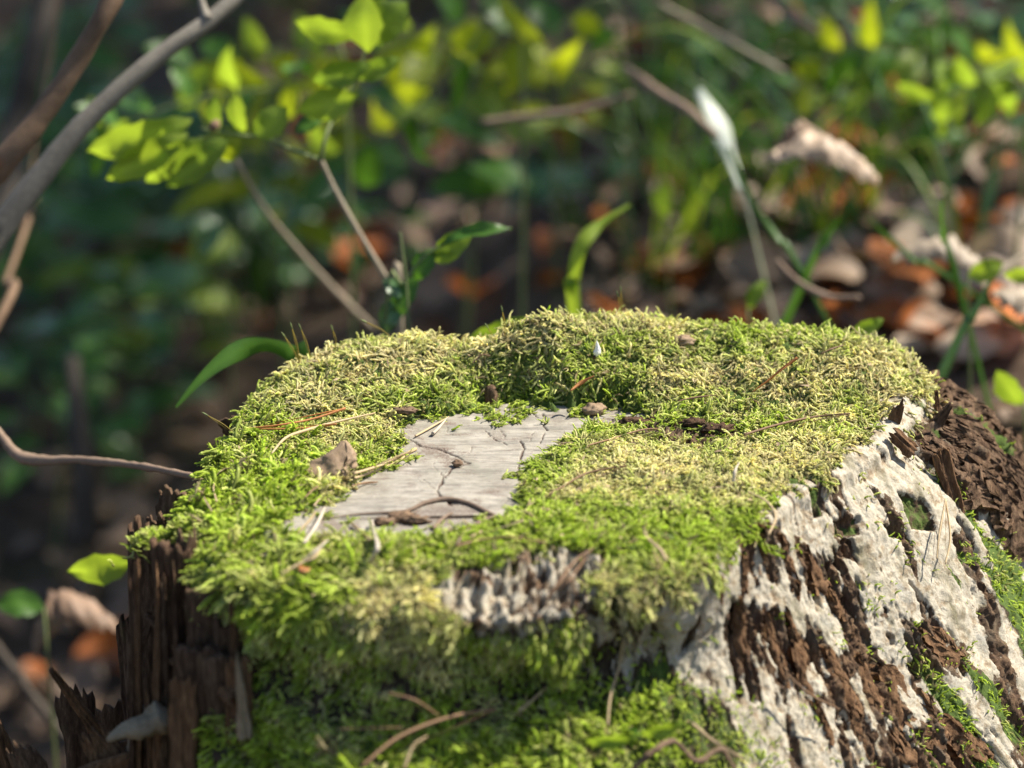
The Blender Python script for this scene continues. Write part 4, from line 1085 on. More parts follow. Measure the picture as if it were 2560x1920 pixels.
# yellow green leaves along the top and at the right
for gx, gy, yy, n_, kd, sz, lb in [(720, 130, 45, 10, 'yellow', 5.5, 'yellow green blurred leaves above the sprig, left of its top leaf'), (1130, 60, 50, 12, 'yellow', 4.5, 'yellowing orange tinged leaves at the top edge right of the sprig'),
                                  (1080, 180, 40, 8, 'bright', 4.5, 'lime green drooping leaves right of the sprig'), (1400, 130, 55, 9, 'yellow', 3.5, 'small yellow green leaves at the top, left of the bent twig'),
                                  (1050, 270, 36, 7, 'green', 6, 'green broad leaves behind and right of the sprig'), (2130, 110, 60, 10, 'bright', 4.0, 'bright green leaf group high at the right'),
                                  (2400, 180, 55, 10, 'bright', 4.5, 'lime clover like leaves near the top right corner'), (2470, 130, 60, 7, 'bright', 4.0, 'round lime leaves against the top right edge'),
                                  (2080, 240, 50, 6, 'bright', 3.0, 'small green leaves left of the lime clover like leaves'), (860, 480, 60, 7, 'green', 4.5, 'green leaves just below the fork of the sprig'), (620, 330, 45, 8, 'yellow', 5, 'yellow green leaves directly behind the sprig')]:
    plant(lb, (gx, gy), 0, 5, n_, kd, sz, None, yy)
# distinct single leaves
def single(label, base, tip, wpx, y, kind, stemto=None, shape=0, y2=None, tilt=.6):
    g = aty(*(stemto or base), y); gz = np.array([g[0], g[1], float(terrain(g[0], g[1]))])
    t = thing('seedling', gz, label, 'plant')
    a = aty(*base, y)
    V, F = tube([gz, (gz + a) / 2 + np.array([.5, 0, 0]), a], [.15, .12, .08], 14, 6); obj('stem', V, F, MAT['green_stem'], t)
    leaf_px(t, base, tip, wpx, y, kind, y2, tilt, shape=shape); return t
single('bright green lobed leaf glowing low at the left of the standing bark', (335, 1400), (165, 1440), 85, 6, 'bright', (340, 1600), 2)
single('dim green leaf below the glowing lobed leaf at the left edge', (110, 1520), (-10, 1500), 80, 22, 'green', (100, 1700), 2)
single('green leaf peeking over the dip in the mossy ridge', (1170, 850), (1330, 805), 60, 14, 'bright', (1250, 900), 2)
single('small green leaf behind the right shoulder moss', (2130, 830), (2210, 800), 40, 14, 'bright', (2130, 900), 0)
single('green leaf at the right edge above the pale curled leaf', (2420, 690), (2510, 660), 60, 26, 'bright', (2420, 800), 2)
single('second green leaf touching the right edge of the frame', (2600, 680), (2510, 690), 45, 26, 'bright', (2600, 800), 0)
single('short wavy green leaf standing left of the orange leaves', (1870, 770), (1910, 700), 42, 30, 'bright', (1860, 820), 1)
single('green leaf blurred behind the bark at the right edge', (2560, 1010), (2490, 930), 75, 20, 'bright', (2570, 1100), 0)
single('upright blurred green leaf standing between grass at centre right', (1665, 545), (1655, 450), 58, 60, 'bright', (1665, 600), 0)
single('bluish leaf hanging below the sprig', (560, 560), (490, 645), 55, 60, 'blue', (560, 700), 0)

# ------------------------------------------------------------------ grass
def blade(parent, pts, w, mat, name='blade', n=26, twist=.55):
    """flat blade with a fold, pts in cm"""
    C = catmull(pts, n); T = np.gradient(C, axis=0); T /= np.linalg.norm(T, axis=1)[:, None]
    V = []
    for i in range(n):
        t = i / (n - 1); wd = np.interp(t, np.linspace(0, 1, len(w)), w) / 2
        s_ = np.cross(T[i], TOCAM); s_ /= np.linalg.norm(s_) + 1e-9; nn = np.cross(s_, T[i]); a = twist * math.sin(t * 5 + w[0] * 9) + .3 * math.sin(t * 13 + len(pts)); wd *= 1 + .18 * math.sin(t * 17 + w[0] * 5)
        s_ = s_ * math.cos(a) + nn * math.sin(a)
        V += [C[i] - s_ * wd, C[i] + nn * wd * .3, C[i] + s_ * wd]
    return obj(name, np.array(V), grid_faces(n, 3), MAT[mat], parent, attrs={'rib': np.tile([0, 1, 0], n)})
def grass_thing(label, pxpts, ys, w, mat, group=None, down=False, twist=.5):
    P_ = [aty(px, py, y) for (px, py), y in zip(pxpts, ys)]
    g = P_[0].copy(); e = (P_[0] - P_[1]); e = np.array([.08, .02, -1.0]) if down else e / np.linalg.norm(e) + np.array([0, 0, -.25])
    for k in range(80):
        if g[2] < terrain(g[0], g[1]) + .3: break
        g = g + e * .6
    t = thing('grass_stalk', g, label, 'grass', group); blade(t, [g] + P_, w, mat, twist=twist); return t
grass_thing('broad bright green grass blade arching right above the centre of the ridge', [(1438, 800), (1432, 720), (1450, 620), (1500, 560), (1575, 512)], [26, 26, 26, 27, 28], [.6, .8, 1.0, .8, .15], 'leaf_bright', down=True, twist=.25)
grass_thing('narrow green blade bowing from the left rim, with a lime patch', [(770, 960), (735, 890), (665, 862), (590, 880), (510, 940), (440, 1018)], [7, 7, 6, 5, 4, 3], [.6, .7, .9, 1.0, .8, .1], 'leaf_green', down=True, twist=.2)
gp1 = grass_thing('pale silvery grass blade with a glowing tip, right of centre', [(1880, 560), (1850, 460), (1825, 390), (1790, 300), (1745, 225)], [48, 49, 50, 51, 52], [.16, .22, .7, 1.5, .7], 'grass_pale')
grass_thing('long green stalk descending under the pale grass blade', [(2010, 690), (1950, 600), (1890, 520), (1850, 440), (1820, 370)], [34, 35, 36, 38, 39], [.35, .4, .4, .35, .3], 'leaf_green')
grass_thing('thin green stalk crossing the orange upright leaf', [(2370, 690), (2300, 660), (2220, 590), (2170, 540)], [34] * 4, [.3, .35, .3, .2], 'leaf_green')
grass_thing('slim upright stalk in the litter at right', [(2390, 690), (2360, 600), (2355, 500)], [27] * 3, [.4, .35, .2], 'leaf_green')
grass_thing('dark green blade falling between the orange leaves', [(2010, 700), (2060, 610), (2100, 540)], [34] * 3, [.6, .5, .2], 'leaf_green')
grass_thing('dim long blade right of the large orange leaf', [(2380, 880), (2430, 790), (2480, 700)], [24] * 3, [.6, .6, .3], 'leaf_blue')
# green shoot with stepped leaves just behind the ridge
g = aty(960, 840, 16); g[2] = float(terrain(g[0], 16))
shoot = thing('leafy_shoot', g, 'upright green shoot with ragged leaves rising behind the left part of the ridge', 'plant')
stem_part('stem', [g, aty(965, 800, 16), aty(1010, 710, 16), aty(1075, 630, 16), aty(1200, 575, 16)], [.15, .12, .1, .08, .05], 'green_stem', shoot, 20, .02, 6)
for b_, t_, w, kd, sh in [((1100, 610), (1275, 562), 42, 'green', 0), ((1085, 640), (1180, 580), 60, 'bright', 2), ((1075, 640), (1150, 640), 36, 'bright', 0), ((1040, 700), (1085, 620), 60, 'green', 0), ((1010, 740), (960, 700), 50, 'blue', 0), ((985, 800), (1040, 690), 60, 'green', 0), ((960, 830), (1000, 740), 60, 'blue', 0)]:
    leaf_px(shoot, b_, t_, w, 16, kd, shape=sh)
# tufts
r6 = random.Random(3)
for i in range(34):
    px = r6.triangular(1250, 2560, 1750); py = r6.uniform(330, 780)
    g = at_ground(px, py); v, hz = zone(px, py)
    if not free((v, hz, 'g')): continue
    t = thing('grass_tuft', g, f'tuft of blurred arching grass, {v} on the slope {hz}', 'grass', 'grass tufts on the slope')
    for k in range(r6.randrange(5, 9)):
        a = r6.uniform(0, 6.28); h = r6.uniform(12, 30); o_ = r6.uniform(4, 18)
        e = np.array([math.cos(a) * o_ * 1.3, math.sin(a) * o_ * .6, h * r6.uniform(.35, .85)])
        blade(t, [g, g + e * [.25, .25, .6], g + e * [.6, .6, 1.05], g + e], [.25, .38, .3, .06], r6.choice(['leaf_green', 'leaf_green', 'leaf_bright', 'leaf_blue']), n=12)
for i in range(8):
    px = r6.uniform(200, 1250); py = r6.uniform(380, 900)
    g = at_ground(px, py); v, hz = zone(px, py)
    if not free((v, hz, 'g')): continue
    t = thing('grass_tuft', g, f'dim tuft of thin grass, {v} {hz}', 'grass', 'grass tufts on the slope')
    for k in range(5):
        a = r6.uniform(0, 6.28); h = r6.uniform(12, 26); e = np.array([math.cos(a) * 9, math.sin(a) * 5, h])
        blade(t, [g, g + e * [.25, .25, .6], g + e], [.5, .6, .1], 'leaf_green', n=10)

# ------------------------------------------------------------------ background twigs
def twig(label, pts, rad, mat='twig', bump=.22):
    V, F = tube([aty(px, py, y) for px, py, y in pts], rad, 34, 8, bump, 1.2)
    return tag(obj('fallen_twig', V, F, MAT[mat]), label, 'twig')
twig('forked brown twig crossing the slope left of the pale grass blade, upper piece', [(1560, 170, 60), (1600, 195, 58), (1660, 240, 55), (1720, 275, 50), (1790, 340, 44)], [.28, .3, .34, .3, .2])
twig('straight brown twig lying level across the upper centre', [(1205, 305, 55), (1330, 290, 56), (1450, 275, 57), (1580, 235, 59)], [.26, .3, .3, .2])
twig('long thin straight stalk slanting down behind the sprig stem', [(590, 400, 40), (660, 520, 42), (740, 620, 44), (830, 720, 46), (930, 820, 48)], [.12, .16, .2, .24, .26], 'pale_stem', .04)
twig('pale straight straw slanting across the top right of centre', [(1650, 10, 70), (1780, 80, 68), (1960, 180, 66)], [.2, .25, .2], 'pale_stem', .02)
twig('reddish twig dropping in from the top edge at right', [(1900, -40, 80), (1980, 40, 78), (2060, 90, 76)], [.4, .5, .3])
twig('thin upright stalk rising behind the ridge under the leafy shoot', [(1025, 850, 14), (1015, 700, 15), (1000, 580, 16)], [.07, .07, .05], 'green_stem', 0)
twig('dim diagonal branch on the dark slope behind the ridge centre', [(1110, 560, 130), (1250, 440, 140), (1400, 330, 150)], [.7, .8, .6], 'dark_stem')
twig('stout mottled twig on the litter below the small bright orange leaf', [(1940, 650, 34), (1990, 700, 33), (2060, 740, 32), (2150, 745, 31)], [.12, .22, .26, .15], 'twig', .3)
twig('thin grey twig in the litter at the right edge', [(2620, 600, 40), (2540, 650, 38), (2470, 700, 36)], [.2, .22, .2], 'pale_stem')
twig('dim upright stem in the undergrowth left of the rim', [(215, 1360, 70), (210, 1200, 72), (195, 1050, 75), (180, 900, 80)], [.9, .9, .8, .6], 'dark_stem')
twig('faint crossing stem in the lower left corner', [(-20, 1600, 40), (90, 1750, 36), (170, 1850, 34)], [.3, .3, .3], 'dark_stem')

# ------------------------------------------------------------------ bark debris at the lower left
def debris(label, bpx, tpx, y, w, mat, **k):
    b_ = aty(*bpx, y); t = aty(*tpx, k.pop('y2', y)); V, F = slab('x', b_, t, w / 50., k.pop('thick', .4), MAT[mat], **k)
    return tag(obj('bark_chip', V, F, MAT[mat], origin=b_), label, 'bark chip', 'bark chips fallen at the foot of the stump')
debris('long pointed brown splinter leaning left out of the chip pile', (320, 1940), (128, 1680), -17, 52, 'chip', seed=31, jag=.3, narrow=.75, y2=-19, bend=.3)
debris('dark upright shard behind the long pointed splinter', (215, 1990), (180, 1730), -15, 90, 'bark_dark', seed=32, jag=1.0)
debris('broken brown slab in front at the foot of the leaning splinter', (330, 2010), (225, 1835), -21, 120, 'chip', seed=33, jag=1.2, narrow=.3)
debris('pale ragged chip low in the bottom left corner', (110, 2000), (40, 1870), -19, 90, 'bark', seed=34, jag=.9, narrow=.3)
debris('small curled chip cut by the bottom left corner', (40, 1990), (-10, 1810), -16, 60, 'chip', seed=35, jag=.6, narrow=.6)
debris('crumbly brown bark lump between splinter and standing bark', (310, 1880), (290, 1760), -11, 190, 'bark', seed=36, jag=.5)
debris('dark bark sheet under the grey roll', (420, 2020), (330, 1850), -18, 230, 'bark_dark', seed=37, jag=.5, bend=.6)
debris('narrow chip lying across the bottom left pile', (160, 1960), (330, 1900), -22, 40, 'chip', seed=38, jag=.3)
# grey rolled strip of bark
a_ = aty(268, 1850, -23.5); b_ = aty(405, 1800, -23.0)
Vr, Fr = tube([a_, (a_ * 2 + b_) / 3 + np.array([0, 0, .1]), (a_ + b_ * 2) / 3, b_, b_ + (b_ - a_) * .15], [.15, .55, .85, 1.0, .7], 34, 20, .55, 1.1, .7)
tag(obj('bark_roll', Vr, Fr, MAT['birch'], origin=a_), 'grey rolled strip of bark lying among the chips at lower left', 'bark')
curl_ = curled((320, 1900), (450, 1870), -20.5, 1.3, 'dry_leaf', 'brown curled dry leaf tucked under the grey bark roll', seed=40)

# ================================================================== SMALL THINGS ON THE STUMP
zgrid_x = P2[:NT].reshape(-1, 3)
def surf_hit(px, py):
    """3-D point of the stump surface seen at a photo pixel"""
    k = np.where(vis | (side_w < .5), np.hypot(PX2 - px, PY2 - py), 1e9)
    m_ = np.argsort(k.ravel())[:40]; q = P2.reshape(-1, 3)[m_]; dd = k.ravel()[m_]; near = q[dd < dd[0] + 4]
    p = near[np.argmin(np.linalg.norm(near - CAM, axis=1))].copy()
    if poly_sd(np.array([px]), np.array([py]), CUT)[0] > -10: p = atz(px, py, .02)
    return p
PX2, PY2 = proj(P2)
def lie(name, label, cat_, pts, rad, mat, lift=.25, group=None, flat=1.0, lifts=None, seg=7, n=26, bump=0.0):
    Q = []
    for i, (px, py) in enumerate(pts):
        p = surf_hit(px, py); oncut = poly_sd(np.array([px]), np.array([py]), CUT)[0] > 0
        h = (lifts[i] if lifts else lift) * (.35 if oncut and not lifts else 1) + (.0 if oncut else .22)
        # raise towards the camera ray so that it stays at this pixel
        d_ = (CAM - p); d_ /= np.linalg.norm(d_); p = p + d_ * (h / max(d_[2], .34)); Q.append(p)
    V, F = tube(Q, rad, n, seg, bump, 3.0, flat); return tag(obj(name, V, F, MAT[mat]), label, cat_, group)
NG = 'dead pine needles lying on the stump'
lie('pine_needle', 'upper of two orange pine needles joined at the left back of the top', 'pine needle', [(613, 1072), (700, 1062), (780, 1047), (862, 1021)], [.04, .055, .06, .07], 'needle_orange', .35, NG)
lie('pine_needle', 'lower orange pine needle running almost level at the left back', 'pine needle', [(613, 1074), (700, 1070), (780, 1066), (838, 1058)], [.04, .05, .055, .05], 'needle_orange', .3, NG)
lie('pine_needle', 'long tan needle with a dark root end below the orange pair', 'pine needle', [(675, 1132), (715, 1095), (770, 1070), (850, 1048), (935, 1028)], [.05, .08, .09, .07, .03], 'needle_tan', .4, NG)
lie('pine_needle', 'thin pale needle beside the bare wood at its upper left edge', 'pine needle', [(1038, 1090), (1065, 1075), (1100, 1055), (1122, 1042)], [.05, .06, .05, .03], 'needle_tan', .35, NG)
lie('wood_sliver', 'short white sliver beside the upper left edge of the bare wood', 'sliver', [(1082, 1084), (1098, 1068), (1120, 1042)], [.10, .09, .02], 'needle_white', .4)
lie('pine_needle', 'upper half of the tan needle pair pointing onto the bare wood at left', 'pine needle', [(885, 1182), (930, 1170), (985, 1150), (1040, 1122)], [.07, .06, .07, .09], 'needle_tan', .3, NG)
lie('pine_needle', 'lower half of the tan needle pair pointing onto the bare wood at left', 'pine needle', [(893, 1193), (940, 1176), (990, 1156), (1030, 1126)], [.06, .07, .07, .06], 'needle_tan', .25, NG)
lie('pine_needle', 'rust red needle standing out of the pale moss at right', 'pine needle', [(1880, 976), (1920, 945), (1955, 918), (1992, 890)], [.03, .06, .07, .08], 'needle_orange', .5, NG, lifts=[.0, .25, .5, .8])
lie('pine_needle', 'long brown needle arched over the moss at centre right', 'pine needle', [(1860, 1082), (1950, 1058), (2040, 1038), (2125, 1030)], [.07, .065, .06, .04], 'needle_brown', .3, NG)
lie('pine_needle', 'small red flat needle in the moss below the white seed', 'pine needle', [(1425, 975), (1455, 955), (1485, 938)], [.05, .12, .03], 'needle_orange', .3, NG)
lie('wood_sliver', 'curved white sliver standing at the lower left end of the bare wood', 'sliver', [(760, 1356), (785, 1322), (800, 1295), (812, 1268)], [.10, .11, .09, .05], 'needle_white', .5, lifts=[.2, .5, .6, .5])
lie('wood_sliver', 'grey thin sliver left of the curved white one', 'sliver', [(742, 1334), (770, 1305), (790, 1280)], [.05, .07, .05], 'needle_tan', .4)
lie('wood_sliver', 'bleached bent straw standing in the moss in front of the bare wood', 'sliver', [(928, 1398), (940, 1365), (935, 1330), (930, 1302)], [.12, .12, .09, .06], 'needle_white', .5, lifts=[.1, .5, .6, .3])
lie('wood_sliver', 'tan straw leaning left against the bleached bent straw', 'sliver', [(925, 1350), (900, 1328), (878, 1308)], [.06, .07, .06], 'needle_tan', .4)
lie('wood_sliver', 'short tan sliver lying low left of the bleached straw', 'sliver', [(755, 1400), (790, 1375), (820, 1350)], [.03, .08, .03], 'needle_white', .4)
lie('wood_sliver', 'broad whitish fibre lying in the front left moss', 'sliver', [(705, 1430), (750, 1405), (790, 1385), (812, 1352)], [.04, .07, .08, .04], 'needle_tan', .4)
lie('leaf_scrap', 'small orange leaf scrap in the front left moss', 'leaf scrap', [(748, 1408), (762, 1425), (775, 1418)], [.08, .28, .1], 'litter_orange' if False else 'needle_orange', .35, flat=.3)
lie('twig', 'curved brown twig lying along the front edge of the bare wood', 'twig', [(798, 1298), (900, 1285), (1010, 1278), (1060, 1258), (1120, 1248), (1180, 1262), (1235, 1290)], [.03, .05, .08, .12, .13, .13, .12], 'twig', .2, bump=.15, n=50)
lie('twig', 'brown twig end slanting down to the front moss beside the curved twig', 'twig', [(1240, 1292), (1200, 1305), (1160, 1335), (1140, 1355)], [.12, .11, .09, .05], 'twig', .3, bump=.15)
lie('twig', 'short twig stub pointing to the curved twig from below', 'twig', [(1082, 1322), (1105, 1298), (1130, 1282)], [.11, .10, .06], 'twig', .25, bump=.15)
lie('wood_sliver', 'pale straw lying right of the twig end in the front moss', 'sliver', [(1180, 1340), (1240, 1312), (1310, 1298)], [.04, .07, .05], 'needle_tan', .35)
lie('twig', 'thin brown stalk half buried in the front moss', 'twig', [(1140, 1360), (1210, 1342), (1290, 1340), (1360, 1352)], [.06, .05, .05, .03], 'needle_brown', .3)
lie('twig', 'dark twig stuck in the rotten white pocket at the front', 'twig', [(1360, 1500), (1400, 1450), (1440, 1405), (1480, 1370)], [.10, .09, .07, .04], 'needle_brown', .5, lifts=[.3, .6, .6, .4])
lie('twig', 'second finer twig beside the dark one in the rotten pocket', 'twig', [(1378, 1485), (1420, 1445), (1460, 1395)], [.05, .05, .03], 'needle_brown', .6)
lie('wood_sliver', 'yellowish straw standing out of the moss at the front right', 'sliver', [(1668, 1398), (1650, 1372), (1620, 1340), (1608, 1312)], [.09, .10, .07, .03], 'needle_tan', .5)
lie('wood_sliver', 'tiny upright white sliver in the flat matted moss at centre right', 'sliver', [(1836, 1202), (1840, 1175), (1848, 1152)], [.09, .08, .02], 'needle_white', .5, lifts=[0, .5, .8])
lie('grass_straw', 'dry grass straw hanging over the moss at the front right edge', 'straw', [(1925, 1338), (1940, 1290), (1915, 1250), (1870, 1225)], [.05, .07, .06, .04], 'needle_tan', .4)
lie('pine_needle', 'left of two pale needles hanging on the white crust at right', 'pine needle', [(2345, 1395), (2352, 1330), (2368, 1245)], [.04, .06, .05], 'needle_tan', .25, NG)
lie('pine_needle', 'right of two pale needles hanging on the white crust at right', 'pine needle', [(2368, 1410), (2378, 1340), (2368, 1246)], [.04, .06, .05], 'needle_tan', .25, NG)
lie('pine_needle', 'long brown needle slanting over the lower front moss', 'pine needle', [(900, 1915), (1000, 1850), (1120, 1800), (1240, 1770)], [.08, .10, .09, .07], 'needle_brown', .6, NG)
lie('pine_needle', 'pale thin needle hanging down the shaded front', 'pine needle', [(1520, 1810), (1530, 1740), (1545, 1660), (1552, 1600)], [.05, .07, .05, .04], 'needle_tan', .4, NG)
lie('wood_sliver', 'short pale splinter in the shaded front moss', 'sliver', [(1300, 1772), (1330, 1745), (1365, 1712)], [.09, .07, .03], 'needle_tan', .5)
lie('pine_needle', 'dim brown needle in the dark recess of the front', 'pine needle', [(975, 1730), (1040, 1755), (1100, 1790)], [.05, .06, .04], 'needle_brown', .6, NG)
lie('pine_needle', 'dim reddish needle lying level in the dark recess', 'pine needle', [(850, 1820), (900, 1815), (1010, 1822)], [.05, .05, .04], 'needle_brown', .5, NG)
lie('wood_sliver', 'pale straw hanging at the bottom edge left of centre', 'sliver', [(1010, 1915), (1040, 1870), (1068, 1835)], [.07, .08, .04], 'needle_tan', .5)
lie('wood_sliver', 'tan straw pair lying above the crooked root at the bottom', 'sliver', [(1735, 1805), (1790, 1850), (1860, 1895)], [.08, .12, .07], 'needle_tan', .5)
lie('twig', 'reddish thin twig lying on the brown rotten face at right', 'twig', [(1960, 1680), (2030, 1735), (2095, 1775)], [.06, .07, .05], 'needle_brown', .5)
lie('root', 'crooked brown root looping over the moss at the bottom edge', 'root', [(1580, 1925), (1640, 1870), (1690, 1852), (1730, 1900), (1760, 1895), (1800, 1872), (1840, 1925)], [.12, .17, .13, .12, .16, .13, .10], 'brown_stem', .8, n=70, bump=.4)
lie('twig', 'dark crack like rootlet crossing the flat moss right of the bare wood', 'twig', [(1310, 1270), (1400, 1215), (1470, 1180), (1570, 1160)], [.03, .05, .05, .03], 'needle_brown', .12)
lie('twig', 'thin dark rootlet along the upper right edge of the bare wood', 'twig', [(1470, 1110), (1530, 1092), (1600, 1078), (1650, 1070)], [.03, .05, .05, .03], 'needle_brown', .15)
lie('grass_straw', 'thin straw poking up at the left rim', 'straw', [(545, 1250), (535, 1222), (532, 1205)], [.05, .04, .02], 'needle_tan', .4)
lie('grass_straw', 'second thin straw leaning at the left rim', 'straw', [(530, 1275), (515, 1245), (505, 1225)], [.05, .04, .02], 'needle_tan', .4)
lie('twig', 'mossy curved strip hanging inside the left bark slabs', 'twig', [(785, 1265), (795, 1240)], [.05, .04], 'needle_tan', .2)
for k, (a1, b1, c1, d1) in enumerate([(880, 1215, 945, 1205), (1690, 1000, 1790, 985), (2050, 880, 2110, 860), (1180, 905, 1230, 885), (760, 1240, 800, 1215)]):
    lie('pine_needle', ['thin olive straw beside the left edge of the bare wood', 'thin dull needle in the moss above the flat brown strip', 'dull needle in the bright moss near the right shoulder', 'dull needle on the mossy ridge left of the white seed', 'short dull needle under the dry pod'][k], 'pine needle', [(a1, b1), ((a1 + c1) / 2, (b1 + d1) / 2 - 3), (c1, d1)], [.03, .05, .03], 'needle_brown', .25, NG)
# pod
def lump(name, label, cat_, px, py, size, mat, sx=1, sy=1, sz=1, seed=0, f=1.6, amp=.35, lift=.3, n=14, m=22, group=None, spike=0.0, rotz=0.0):
    c = surf_hit(px, py) + np.array([0, 0, lift])
    a = np.linspace(0.02, math.pi - .02, n)[:, None]; b2 = np.linspace(0, 2 * math.pi, m, endpoint=False)[None]
    x = np.sin(a) * np.cos(b2); y = np.sin(a) * np.sin(b2); z = np.cos(a) * np.ones_like(b2)
    r = 1 + amp * fbm(x * f + seed, y * f, z * f, 4) + spike * np.clip(z, 0, 1) ** 3
    P_ = np.stack([x * r * sx, y * r * sy, z * r * sz], -1) * size / 2
    ca, sa = math.cos(rotz), math.sin(rotz); P_ = np.stack([P_[..., 0] * ca - P_[..., 1] * sa, P_[..., 0] * sa + P_[..., 1] * ca, P_[..., 2]], -1)
    V = (c + P_).reshape(-1, 3); return tag(obj(name, V, grid_faces(n, m, True)[:, ::-1], MAT[mat], origin=c), label, cat_, group)
lump('bud_scale', 'small round brown bud scale casting a shadow on the bare wood', 'bud', 1483, 1036, .95, 'dry_leaf', 1.2, .9, .62, 3, 2.2, .5, .28)
lump('clay_crumb', 'dark little crumb sitting in the crack of the bare wood', 'crumb', 1143, 1165, .5, 'brown_stem', 1.1, .8, .7, 9, 2, .5, .15)
lump('cone_scale', 'brown pointed cone scale at the foot of the hollow', 'cone scale', 1228, 1000, .75, 'bark', .9, .7, 1.1, 5, 2, .4, .3, spike=.6)
lump('leaf_crumb', 'brown curled crumb in the pale moss of the ridge at right', 'crumb', 1712, 868, .9, 'dry_leaf', 1.2, .8, .6, 6, 2, .7, .4)
lump('leaf_crumb', 'brown dried crumb in the moss behind the bare wood at left', 'crumb', 1012, 1040, .8, 'brown_stem', 1.6, .8, .4, 7, 3, .7, .3)
for k, (a1, b1, s1, lb) in enumerate([(1585, 1062, 1.0, 'left dark soil lump in the flat brown strip'), (1640, 1058, .8, 'second dark soil lump in the flat brown strip'), (1730, 1062, .9, 'middle rough soil lump in the flat brown strip'), (1800, 1075, 1.1, 'rightmost rough soil lump in the flat brown strip'), (1000, 1298, .9, 'left crumb of soil beside the curved twig'), (1040, 1305, .8, 'right crumb of soil beside the curved twig'), (960, 1310, .7, 'small crumb of soil left of the curved twig')]):
    lump('soil_lump', lb, 'soil', a1, b1, s1, 'bark_dark' if k < 4 else 'brown_stem', 1.4, .8, .5, 20 + k, 3, .9, .12, group='soil lumps on the stump top')
# dry pod leaning in the moss: a folded triangular husk
c = surf_hit(825, 1175); tipp = aty(858, 1100, c[1] + .3)
pod = thing('seed_pod', c, 'brown folded dry husk standing upright in the moss left of the bare wood', 'seed husk')
def husk(a0, a1_, seed, name, mat):
    n = 22; m = 16; t = np.linspace(0, 1, n)[:, None] * np.ones((1, m)); u = np.ones((n, 1)) * np.linspace(0, 1, m)[None]
    ph = a0 + (a1_ - a0) * u; rr_ = 1.15 * (1 - t) ** .8 * (1 + .45 * fbm(u * 3.5, t * 3, seed, 3)) + .05
    cc = np.array([c[0] - .1, c[1] - .3, c[2] + .15]); axv = tipp - cc
    V = cc + axv * t[..., None] + np.array([.25, 0, 0]) * np.sin(t * 3)[..., None] + np.stack([np.cos(ph) * rr_ * 1.0, np.sin(ph) * rr_ * .7, .18 * np.sin(ph * 2 + seed) * (1 - t)], -1)
    obj(name, V.reshape(-1, 3), grid_faces(n, m), MAT[mat], pod)
husk(math.radians(-200), math.radians(-50), 1, 'husk_shell', 'dry_leaf'); husk(math.radians(-60), math.radians(60), 2.5, 'husk_flap', 'dry_leaf')
# white seed
p = surf_hit(1490, 893); seed_t = thing('winged_seed', p, 'small bright white flame shaped seed standing in the back moss', 'seed')
V, F = tube([aty(1488, 893, p[1] - .2) , aty(1494, 875, p[1] - .2), aty(1492, 852, p[1] - .2)], [.05, .22, .12, .02], 14, 8); obj('seed_wing', V, F, MAT['feather'], seed_t)
V, F = tube([aty(1484, 897, p[1] - .3), aty(1488, 888, p[1] - .3)], [.08, .10, .05], 6, 6); obj('seed_kernel', V, F, MAT['bark_dark'], seed_t)
# moss stalks with capsules against the background
def sporo(base, tip, label):
    b0 = surf_hit(*base); b0[2] += .1; y = b0[1]; t_ = aty(*tip, y - .1); mid = (b0 + t_) / 2 + np.array([.08, 0, .06])
    st_ = thing('moss_stalk', b0, label, 'moss stalk', 'thin moss stalks standing out of the moss')
    V, F = tube([b0, mid, t_], [.022, .02, .018], 12, 5); obj('stalk', V, F, MAT['seta'], st_)
    dr = (t_ - mid) / np.linalg.norm(t_ - mid); V, F = tube([t_ - dr * .05, t_ + dr * .15, t_ + dr * .34], [.02, .045, .04, .01], 8, 6); obj('capsule', V, F, MAT['green_stem'], st_)
for k, (b1, t1, lb) in enumerate([((740, 878), (712, 842), 'leftmost moss stalk at the left back corner'), ((730, 872), (730, 820), 'second moss stalk, upright at the left back corner'), ((762, 868), (752, 822), 'third moss stalk at the left back corner'),
                                 ((960, 835), (915, 805), 'orange moss stalk leaning left on the left ridge'), ((838, 850), (832, 825), 'short moss stalk right of the left corner group'), ((1258, 850), (1256, 778), 'tall moss stalk rising from the dip behind the ridge'),
                                 ((1552, 785), (1545, 740), 'tall moss stalk on the highest part of the ridge'), ((1560, 785), (1552, 728), 'reddish stalk beside the tall one on the ridge top'), ((1425, 800), (1418, 775), 'short stalk left of the ridge top'),
                                 ((1340, 815), (1330, 798), 'tiny stalk on the rising ridge left of centre'), ((1225, 850), (1220, 820), 'short stalk just left of the tall dip stalk'), ((575, 1085), (518, 1038), 'moss stalk sticking out of the left rim beside the brown scale')]):
    sporo(b1, t1, lb)
# brown scale at the left rim
a0 = aty(585, 1085, -4.5)
Vv, Ff = slab('x', aty(590, 1092, -4.5), aty(560, 1050, -4.8), 1.1, .2, MAT['bark'], seed=51, face=(-.3, -1, .2), jag=.4, nu=10, nv=14)
tag(obj('bark_scale', Vv, Ff, MAT['bark'], origin=a0), 'fan shaped brown bark scale sticking out of the left rim', 'bark scale')
# seedling at the bottom
p = surf_hit(1595, 1870); sg = thing('seedling', p, 'tiny green seedling with two pointed leaves growing on the lower front', 'seedling')
yy = p[1] - 2.2
V, F = tube([p, aty(1600, 1850, yy), aty(1602, 1838, yy)], [.05, .05, .04], 10, 6); obj('stem', V, F, MAT['green_stem'], sg)
leaf_px(sg, (1600, 1836), (1462, 1858), 40, yy, 'bright', tilt=.45); leaf_px(sg, (1603, 1834), (1712, 1810), 42, yy, 'bright', tilt=.45)
leaf_px(sg, (1600, 1835), (1560, 1822), 14, yy, 'green', y2=yy + 1, tilt=.4)

